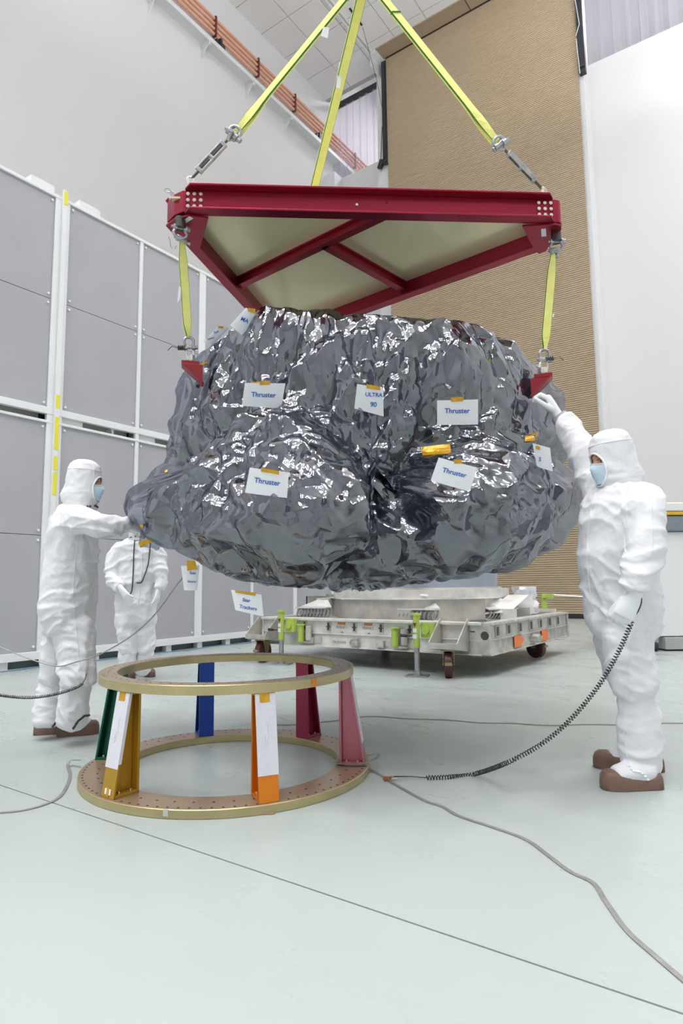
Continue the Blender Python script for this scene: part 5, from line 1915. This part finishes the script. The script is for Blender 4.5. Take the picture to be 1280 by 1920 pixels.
def head(c, f, parent, s=1.0, seed=1, mask=True, tilt=0.0, turn_cape=None):
    """hooded head: face, mask, hood with an oval opening"""
    f = f.normalized()
    r = f.cross(ZV).normalized()
    zz = (ZV*math.cos(tilt)+f*math.sin(tilt)).normalized()
    f = zz.cross(r)*-1 if (zz.cross(r)).dot(f) < 0 else zz.cross(r)
    def P(x, y, z):
        return c+(r*x+f*y+zz*z)*s
    def face_r(t, z):
        """surface of the face at angle t from straight ahead, height z"""
        k = max(0.0, 1-(z/.125)**2)**.5
        side, front = .091*k**.9, .107*k**.75
        y = front*math.cos(t)
        x = side*math.sin(t)
        g = math.exp(-(t/.20)**2)
        y += g*(.024*math.exp(-((z+.030)/.020)**2)+.012*math.exp(-((z+.008)/.022)**2))      # nose
        y += .006*math.exp(-((z-.036)/.014)**2)*math.exp(-(t/.75)**2)                        # brow
        for q in (-.38, .38):
            y -= .010*math.exp(-((t-q)/.20)**2)*math.exp(-((z-.012)/.016)**2)                # eye sockets
        y += .008*math.exp(-((z+.070)/.016)**2)*math.exp(-(t/.30)**2)                        # lips
        return x, y
    mb = MB()
    rings = []
    for i in range(1, 40):
        z = .125-.25*i/40
        rings.append([P(*face_r(-math.pi+2*math.pi*k/64, z), z) for k in range(64)])
    mb.loft(rings)
    face = mb.build('face', M['skin'], parent, smooth=True, label='face showing only at the eyes')
    for q in (-.38, .38):
        x, y = face_r(q, .012)
        MB().sphere(P(x, y-.006, .012), .0115*s, 12, 8).build('eye', M['tagwhite'], face, smooth=True)
        MB().sphere(P(x*1.02, y+.0025, .0105), .0055*s, 10, 8).build('iris', M['hair'], face, smooth=True)
        e = MB()
        pts, pts2 = [], []
        for k in range(7):
            t = q+(-.17+.34*k/6)
            x, y = face_r(t, .033)
            pts.append(P(x*1.02, y+.002, .033+.004*math.sin(math.pi*k/6)))
            x, y = face_r(t, .019)
            pts2.append(P(x*1.02, y+.003, .0165+.006*math.sin(math.pi*k/6)))
        e.tube(pts, [.0012*s, .002*s, .0025*s, .0025*s, .002*s, .0016*s, .001*s], 6)
        e.build('eyebrow', M['hair'], face, smooth=True)
        MB().tube(pts2, .0013*s, 5).build('eyelid', M['hair'], face, smooth=True)
    # hood
    prof = [(.166, .012, .012, .012), (.162, .042, .045, .045), (.150, .066, .073, .074), (.128, .083, .093, .093), (.09, .094, .106, .105), (.05, .096, .109, .108), (0, .096, .109, .110), (-.03, .096, .110, .118), (-.055, .098, .109, .130),
            (-.080, .098, .105, .136), (-.105, .096, .099, .128), (-.13, .094, .093, .112), (-.155, .098, .091, .108), (-.175, .103, .090, .108)]
    n = 72
    zs = np.interp(np.linspace(0, 1, 46), np.linspace(0, 1, len(prof)), [p[0] for p in prof])
    vs, keep = [], []
    off = Vector((seed*5.0, 0, 0))
    def hood_pt(t, z):
        zz_ = -z
        xs = [-p[0] for p in prof]
        sd = float(np.interp(zz_, xs, [p[1] for p in prof]))
        fr = float(np.interp(zz_, xs, [p[2] for p in prof]))
        bk = float(np.interp(zz_, xs, [p[3] for p in prof]))
        x, y = sd*math.sin(t), (fr if math.cos(t) > 0 else bk)*math.cos(t)
        u = Vector((x*16, y*16, z*14))+off
        e = .006*(ridged(u+Vector((noise.noise(u*.4),)*3))-.4)+.004*(ridged(Vector((x*10, y*10, z*45))+off)-.4)*(1 if z < -.05 or z > .09 else .4)
        k = 1+e/.11
        return P(x*k, y*k, z)
    for z in zs:
        for k in range(n):
            vs.append(hood_pt(-math.pi+2*math.pi*k/n, z))
    oc, ow, oh = -.028, .62, .080
    fs = []
    for i in range(len(zs)-1):
        for k in range(n):
            l = (k+1) % n
            t = -math.pi+2*math.pi*(k+.5)/n
            z = (zs[i]+zs[i+1])/2
            if (t/ow)**2+((z-oc)/oh)**2 < 1:
                continue
            fs.append((i*n+k, i*n+l, (i+1)*n+l, (i+1)*n+k))
    fs.append(tuple(range(n-1, -1, -1)))
    h = MB().add(vs, fs).build('hood', M['hood'], parent, smooth=True, angle=80)
    sd_ = h.modifiers.new('thick', 'SOLIDIFY')
    sd_.thickness = .003
    rim = []
    for k in range(40):
        a = 2*math.pi*k/40
        t, z = ow*1.03*math.cos(a), oc+oh*1.03*math.sin(a)
        p = hood_pt(t, z)
        rim.append(p+(p-P(0, 0, z)).normalized()*.002)
    MB().tube(rim, .0055*s, 6, closed=True).build('hood_hem', M['rim'], h, smooth=True)
    for q in (-.62, .62):
        MB().tube([hood_pt(q, z)+(hood_pt(q, z)-P(0, 0, z)).normalized()*.001 for z in (.13, .10, .07, .05)], .0022*s, 5).build('hood_seam', M['rim'], h, smooth=True)
    MB().tube([hood_pt(-math.pi+2*math.pi*k/36, .092)+(hood_pt(-math.pi+2*math.pi*k/36, .092)-P(0, 0, .092)).normalized()*.001 for k in range(36)], .0022*s, 5, closed=True).build('hood_seam', M['rim'], h, smooth=True)
    # dark press studs under the chin
    for q in (-.35, -.15, .1, .55, .75):
        p = hood_pt(q, -.132-.02*abs(q))
        MB().sphere(p, .008*s, 8, 6).build('press_stud', M['darksteel'], h, smooth=True)
    if mask:
        rows = []
        for z in np.linspace(-.105, .0, 16):
            row = []
            for k in range(25):
                t = -.70+1.40*k/24
                zt = z
                if z > -.012:
                    zt = z-.006+.008*math.exp(-(t/.25)**2)
                x, y = face_r(t, max(zt, -.108))
                pl = .0006*math.sin(z*420)
                y0 = .107*math.cos(t)*.98+.022*math.exp(-(t/.42)**2)*math.exp(-((z+.035)/.045)**2)
                row.append(P(x*1.03, max(y, y0)+.007+pl, zt))
            rows.append(row)
        m_ = MB()
        m_.add([p for q_ in rows for p in q_], [(i*25+k, i*25+k+1, (i+1)*25+k+1, (i+1)*25+k) for i in range(len(rows)-1) for k in range(24)])
        o = m_.build('mask', M['maskblue'], parent, smooth=True)
        sd_ = o.modifiers.new('thick', 'SOLIDIFY')
        sd_.thickness = .002
        MB().tube([p+f*.001 for p in rows[-1]], .0022*s, 5).build('mask_edge', M['rim'], o, smooth=True)
    return h

def shoe(toe, heel, wd, parent, k=1.0):
    """brown overshoe sole with a raised toe; toe and heel are floor points"""
    ax = (toe-heel)
    L = ax.length
    ax.normalize()
    sd = ZV.cross(ax)
    prof = [(0, .60, .058), (.03, .78, .070), (.12, .90, .070), (.30, .92, .060), (.5, .98, .062), (.66, 1.06, .074), (.80, 1.0, .086), (.91, .86, .084), (.972, .60, .070), (1.0, .32, .045)]
    rings = []
    for t, w_, h in prof:
        c = heel+ax*L*t
        r = []
        for q in range(16):
            a = math.pi*q/15
            x = math.cos(a)
            r.append(c+sd*wd*w_*math.copysign(abs(x)**.55, x)+ZV*(h*k*(math.sin(a)**.5)+.002))
        r.append(c-sd*wd*w_*.94+ZV*.001)
        r.append(c+sd*wd*w_*.94+ZV*.001)
        rings.append(r)
    return MB().loft(rings).build('overshoe', M['galosh'], parent, smooth=True, angle=60, label='brown rubber overshoe')

def person(label, loc):
    return thing('person', label, 'person', tuple(loc))
def rx(px, d):
    return px*d/FPX

# ------------------------------------------------ right technician
fR = (-RH*.98-FH*.17).normalized()
pr = person('person in white coverall and blue mask standing at right, reaching up to the spacecraft', FL(1185, 1462))
mb = MB()
side = (fR.cross(ZV)).normalized()
T = lambda x, y, d, fb, sd_: (U(x, y, d), sd_, rx(fb, d))
limb(mb, [T(1162, 900, 3.22, 24, .08), T(1164, 915, 3.22, 44, .15), T(1156, 945, 3.22, 54, .205), T(1153, 980, 3.22, 60, .205), T(1153, 1020, 3.22, 64, .20), T(1156, 1060, 3.22, 66, .195), T(1162, 1105, 3.22, 66, .195), T(1168, 1150, 3.22, 66, .195), T(1170, 1185, 3.22, 56, .18)], side)
limb(mb, [T(1178, 1165, 3.14, 50, .10), T(1178, 1205, 3.12, 46, .105), T(1180, 1245, 3.10, 42, .105), T(1186, 1275, 3.09, 41, .11), T(1191, 1292, 3.08, 38, .105), T(1193, 1301, 3.08, 30, .08)], side)
limb(mb, [T(1158, 1165, 3.34, 46, .10), T(1158, 1205, 3.36, 42, .105), T(1164, 1245, 3.37, 36, .10), T(1176, 1275, 3.38, 34, .10), T(1184, 1292, 3.39, 32, .10)], side)
A = lambda x, y, d, r_: (U(x, y, d), rx(r_, d), rx(r_, d))
limb(mb, [A(1201, 929, 3.10, 34), A(1206, 960, 3.03, 37), A(1208, 1005, 2.98, 35), A(1207, 1040, 2.95, 34), A(1198, 1068, 2.92, 31), A(1192, 1088, 2.90, 27), A(1191, 1103, 2.90, 23)], CF)
limb(mb, [A(1128, 925, 3.36, 32), A(1112, 893, 3.42, 31), A(1098, 862, 3.46, 29), A(1080, 826, 3.52, 25), A(1064, 800, 3.58, 22), A(1056, 790, 3.60, 20)], CF)
meR = fuse(mb, .0075, 6)
folds(meR, .0098, 1, [(U(1200, 1060, 2.9), .17, .02), (U(1190, 1275, 3.05), .2, .018), (U(1165, 1180, 3.1), .22, .012), (U(1090, 850, 3.45), .2, .012), (U(1175, 940, 3.05), .16, .010)])
cvR = finish(meR, 'coverall', M['suit'], pr, 'baggy white coverall')
seam(meR, [(1118, 925), (1108, 960), (1103, 1000), (1101, 1050), (1105, 1100), (1112, 1150)], cvR, 'zip_placket', .0055, M['suit'])
seam(meR, [(1180, 905), (1173, 930), (1170, 970), (1171, 1010), (1172, 1040)], cvR)
seam(meR, [(1221, 930), (1222, 970), (1222, 1020), (1220, 1050)], cvR)
seam(meR, [(1190, 1170), (1183, 1210), (1176, 1250), (1182, 1285)], cvR)
hdR = head(U(1151, 866, 3.20), fR, pr, 1.0, 3, tilt=.14)
MB().tube([U(1058, 793, 3.60), U(1047, 780, 3.615)], [.050, .047], 18).build('knit_cuff', M['knit'], pr, smooth=True, label='grey knitted cuff')
hand(U(1043, 775, 3.62), U(1023, 738, 3.64)-U(1043, 775, 3.62), -RH*.75+FH*.4-ZV*.1, 1.2, (.55, 1.1, .8), .40, pr, a_sign=1, ext=.03)
hand(U(1187, 1118, 2.90), U(1165, 1160, 2.91)-U(1187, 1118, 2.90), FH*.9+RH*.2, 1.12, (.45, .8, .6), .16, pr, a_sign=-1, spread=.04, ext=.035)
def boot(parent, leg_, toe, heel, wd, seed, knot):
    """white boot cover: shaft and foot in one piece, in a brown overshoe"""
    b = MB()
    limb(b, leg_, side)
    ax = (toe-heel)
    L = ax.length
    ax.normalize()
    limb(b, [(heel+ax*L*.16+ZV*.085, .045, .05), (heel+ax*L*.30+ZV*.085, .052, .062), (heel+ax*L*.52+ZV*.072, .050, .052), (heel+ax*L*.74+ZV*.060, .048, .038)], ZV.cross(ax))
    me = fuse(b, .008, 5)
    folds(me, .006, seed, knot)
    o = finish(me, 'boot_cover', M['suit'], parent, 'white fabric boot cover')
    shoe(toe, heel, wd, parent)
    return o, me
LG = lambda x, y, d, a, b=None: (U(x, y, d), rx(b or a, d), rx(a, d))
b1, bm1 = boot(pr, [LG(1190, 1288, 3.09, 31, 30), LG(1193, 1320, 3.09, 35, 33), LG(1198, 1360, 3.09, 40, 36), LG(1200, 1400, 3.09, 40, 36), LG(1201, 1432, 3.09, 35, 32), LG(1203, 1455, 3.10, 30, 26)], FL(1127, 1479), FL(1238, 1476), .056, 4, [(U(1195, 1440, 3.05), .12, .010), (U(1195, 1390, 3.05), .2, .006)])
b2, bm2 = boot(pr, [LG(1186, 1288, 3.39, 28, 28), LG(1198, 1340, 3.40, 33, 31), LG(1208, 1385, 3.41, 32, 31), LG(1215, 1415, 3.41, 27, 26)], FL(1112, 1437), FL(1244, 1445), .056, 5, [(U(1200, 1400, 3.4), .12, .008)])
seam(bm1, [(1172, 1302), (1168, 1350), (1172, 1400), (1180, 1440)], b1)
q = MB()
for k in range(9):
    h_ = tree_of(bm1).ray_cast(CP, ray(1178+5*k, 1436+3.4*k+3*math.sin(k)).normalized())
    if h_[0] is not None:
        q.sphere(h_[0], .0075, 8, 6, (1.4, 1, .8))
if q.v:
    q.build('tie_strap', M['rim'], b1, smooth=True)

# ------------------------------------------------ left technician
fL = (RH*1.0-FH*.02).normalized()
pl = person('person in white hooded coverall at left in profile, holding the lower corner of the film', FL(125, 1372))
side = (fL.cross(ZV)).normalized()
mb = MB()
limb(mb, [T(152, 946, 4.05, 20, .08), T(148, 958, 4.05, 32, .15), T(141, 978, 4.05, 39, .20), T(138, 1010, 4.05, 42, .20), T(134, 1050, 4.05, 44, .195), T(130, 1095, 4.05, 47, .195), T(127, 1140, 4.05, 49, .195), T(132, 1178, 4.05, 42, .18)], side)
limb(mb, [T(136, 1165, 3.98, 40, .10), T(138, 1200, 3.97, 37, .105), T(142, 1235, 3.96, 34, .105), T(145, 1262, 3.95, 33, .11), T(147, 1280, 3.95, 31, .105), T(148, 1288, 3.95, 24, .08)], side)
limb(mb, [T(120, 1165, 4.14, 36, .10), T(113, 1205, 4.15, 31, .10), T(106, 1240, 4.16, 27, .10), T(102, 1262, 4.17, 25, .10), T(100, 1278, 4.17, 23, .09)], side)
limb(mb, [A(140, 972, 3.92, 29), A(158, 976, 3.86, 27), A(185, 984, 3.83, 22), A(208, 986, 3.86, 20), A(228, 985, 3.92, 17), A(236, 985, 3.94, 16)], CF)
limb(mb, [A(150, 972, 4.2, 27), A(175, 985, 4.30, 22), A(200, 990, 4.34, 19), A(218, 990, 4.36, 15)], CF)
meL = fuse(mb, .0085, 6)
folds(meL, .0105, 2, [(U(200, 986, 3.8), .2, .016), (U(145, 1265, 3.9), .2, .018), (U(135, 1170, 3.9), .25, .012), (U(150, 1000, 3.85), .2, .012), (U(150, 1100, 3.85), .25, .01)])
cvL = finish(meL, 'coverall', M['suit'], pl, 'baggy white coverall')
seam(meL, [(148, 1002), (143, 1040), (138, 1080), (138, 1120), (141, 1160), (145, 1200), (150, 1250)], cvL)
seam(meL, [(118, 960), (122, 985), (132, 998)], cvL)
head(U(156, 909, 4.03), fL, pl, .98, 8, tilt=.05)
hand(U(240, 986, 3.95), U(262, 992, 4.02)-U(240, 986, 3.95), FH*.7-ZV*.5, 1.0, (.3, .4, .3), .4, pl, a_sign=1, ext=.03)
hand(U(222, 990, 4.37), RH*1.0-ZV*.1, FH*-.3-ZV*.8, 1.0, (.3, .4, .3), .4, pl, a_sign=-1, ext=.03)
b1, bm1 = boot(pl, [LG(145, 1276, 3.95, 24), LG(140, 1300, 3.95, 27, 28), LG(136, 1335, 3.96, 28, 29), LG(135, 1358, 3.97, 27, 26)], FL(186, 1374), FL(107, 1380), .056, 6, [(U(138, 1330, 3.9), .2, .010)])
b2, bm2 = boot(pl, [LG(99, 1272, 4.17, 22), LG(95, 1300, 4.16, 25), LG(90, 1335, 4.14, 26), LG(89, 1358, 4.12, 25)], FL(142, 1372), FL(64, 1377), .056, 7, [(U(92, 1330, 4.1), .2, .010)])
for px_ in ([(137, 1366), (146, 1352), (158, 1342), (168, 1341), (174, 1344)], [(98, 1362), (104, 1355), (109, 1353)]):
    seam(bm1 if px_[0][0] > 120 else bm2, px_, b1 if px_[0][0] > 120 else b2, 'grounding_strap', .007, M['black'])
coil('coiled_cord', [U(162, 1263, 3.80), U(158, 1276, 3.78), U(145, 1288, 3.77), U(110, 1300, 3.75), U(70, 1307, 3.72), U(30, 1307, 3.7), U(-20, 1300, 3.66), U(-60, 1288, 3.62)], .0075, 75, 'black coiled cord running from the left technician\'s knee out of the frame', lead0=.06)

# ------------------------------------------------ technician behind
fB = (-FH*.95+RH*.12).normalized()
pb_ = person('person in white coverall standing behind at left, head hidden by the film', FL(255, 1264))
side = (fB.cross(ZV)).normalized()
mb = MB()
B_ = lambda x, y, sdpx, fb, d=6.6: (U(x, y, d), rx(sdpx, d), fb)
limb(mb, [B_(260, 1006, 12, .08), B_(260, 1013, 26, .10), B_(260, 1026, 36, .125), B_(259, 1050, 37, .14), B_(257, 1085, 35, .15), B_(254, 1120, 37, .155), B_(253, 1145, 38, .15), B_(253, 1165, 34, .13)], side)
limb(mb, [B_(236, 1152, 20, .12, 6.55), B_(236, 1180, 19, .12, 6.55), B_(238, 1205, 18, .11, 6.55), B_(239, 1222, 17, .10, 6.55)], side)
limb(mb, [B_(271, 1152, 20, .12, 6.65), B_(272, 1180, 18, .12, 6.65), B_(273, 1205, 17, .11, 6.65), B_(274, 1220, 16, .10, 6.65)], side)
limb(mb, [A(228, 1024, 6.6, 13), A(216, 1045, 6.56, 14), A(209, 1070, 6.5, 13.5), A(212, 1088, 6.44, 12.5), A(224, 1101, 6.36, 10)], CF)
limb(mb, [A(290, 1024, 6.6, 13), A(299, 1045, 6.6, 13), A(302, 1070, 6.58, 12.5), A(301, 1090, 6.55, 11), A(298, 1103, 6.52, 9.5)], CF)
meB = fuse(mb, .012, 4)
folds(meB, .011, 3, [(U(240, 1180, 6.45), .3, .014), (U(212, 1085, 6.4), .2, .014), (U(300, 1085, 6.5), .2, .012), (U(255, 1060, 6.4), .3, .008)])
cvB = finish(meB, 'coverall', M['suit'], pb_, 'baggy white coverall')
seam(meB, [(266, 1020), (266, 1060), (264, 1095), (257, 1140)], cvB, 'zip_placket', .006)
head(U(259, 981, 6.58), fB, pb_, 1.0, 12, tilt=.1)
hand(U(227, 1104, 6.34), U(240, 1123, 6.30)-U(227, 1104, 6.34), FH*.6+RH*.5, 1.08, (.3, .4, .3), .35, pb_, a_sign=-1, ext=.03)
hand(U(297, 1106, 6.51), U(293, 1130, 6.48)-U(297, 1106, 6.51), -RH*.8+FH*.2, 1.05, (.25, .3, .3), .3, pb_, a_sign=1, ext=.03)
boot(pb_, [LG(239, 1216, 6.55, 15), LG(237, 1232, 6.55, 16), LG(238, 1248, 6.55, 15), LG(239, 1256, 6.56, 13)], FL(246, 1276), FL(236, 1262), .055, 9, [])
boot(pb_, [LG(274, 1214, 6.65, 14), LG(271, 1232, 6.65, 15), LG(270, 1248, 6.65, 14), LG(266, 1259, 6.68, 12)], FL(286, 1270), FL(260, 1263), .055, 10, [])
tB = tree_of(meB)
ln = []
for x, y in ((253, 1008), (251, 1030), (250, 1060), (249, 1085), (248, 1100), (246, 1110), (242, 1116), (238, 1113)):
    h_ = tB.ray_cast(CP, ray(x, y).normalized())
    ln.append((h_[0]-ray(x, y).normalized()*.012) if h_[0] is not None else U(x, y, 6.42))
tag(MB().tube(catmull(ln, 4), .0055, 6).build('black_lanyard', M['black'], smooth=True), 'black cord hanging down the chest of the technician behind', 'lanyard')
ln = []
for x, y in ((282, 1015), (280, 1040), (277, 1060), (271, 1078), (265, 1092), (256, 1093)):
    h_ = tB.ray_cast(CP, ray(x, y).normalized())
    ln.append((h_[0]-ray(x, y).normalized()*.012) if h_[0] is not None else U(x, y, 6.42))
tag(MB().tube(catmull(ln, 4), .0055, 6).build('black_lanyard', M['black'], smooth=True), 'second black cord at the right on the chest of the technician behind', 'lanyard')
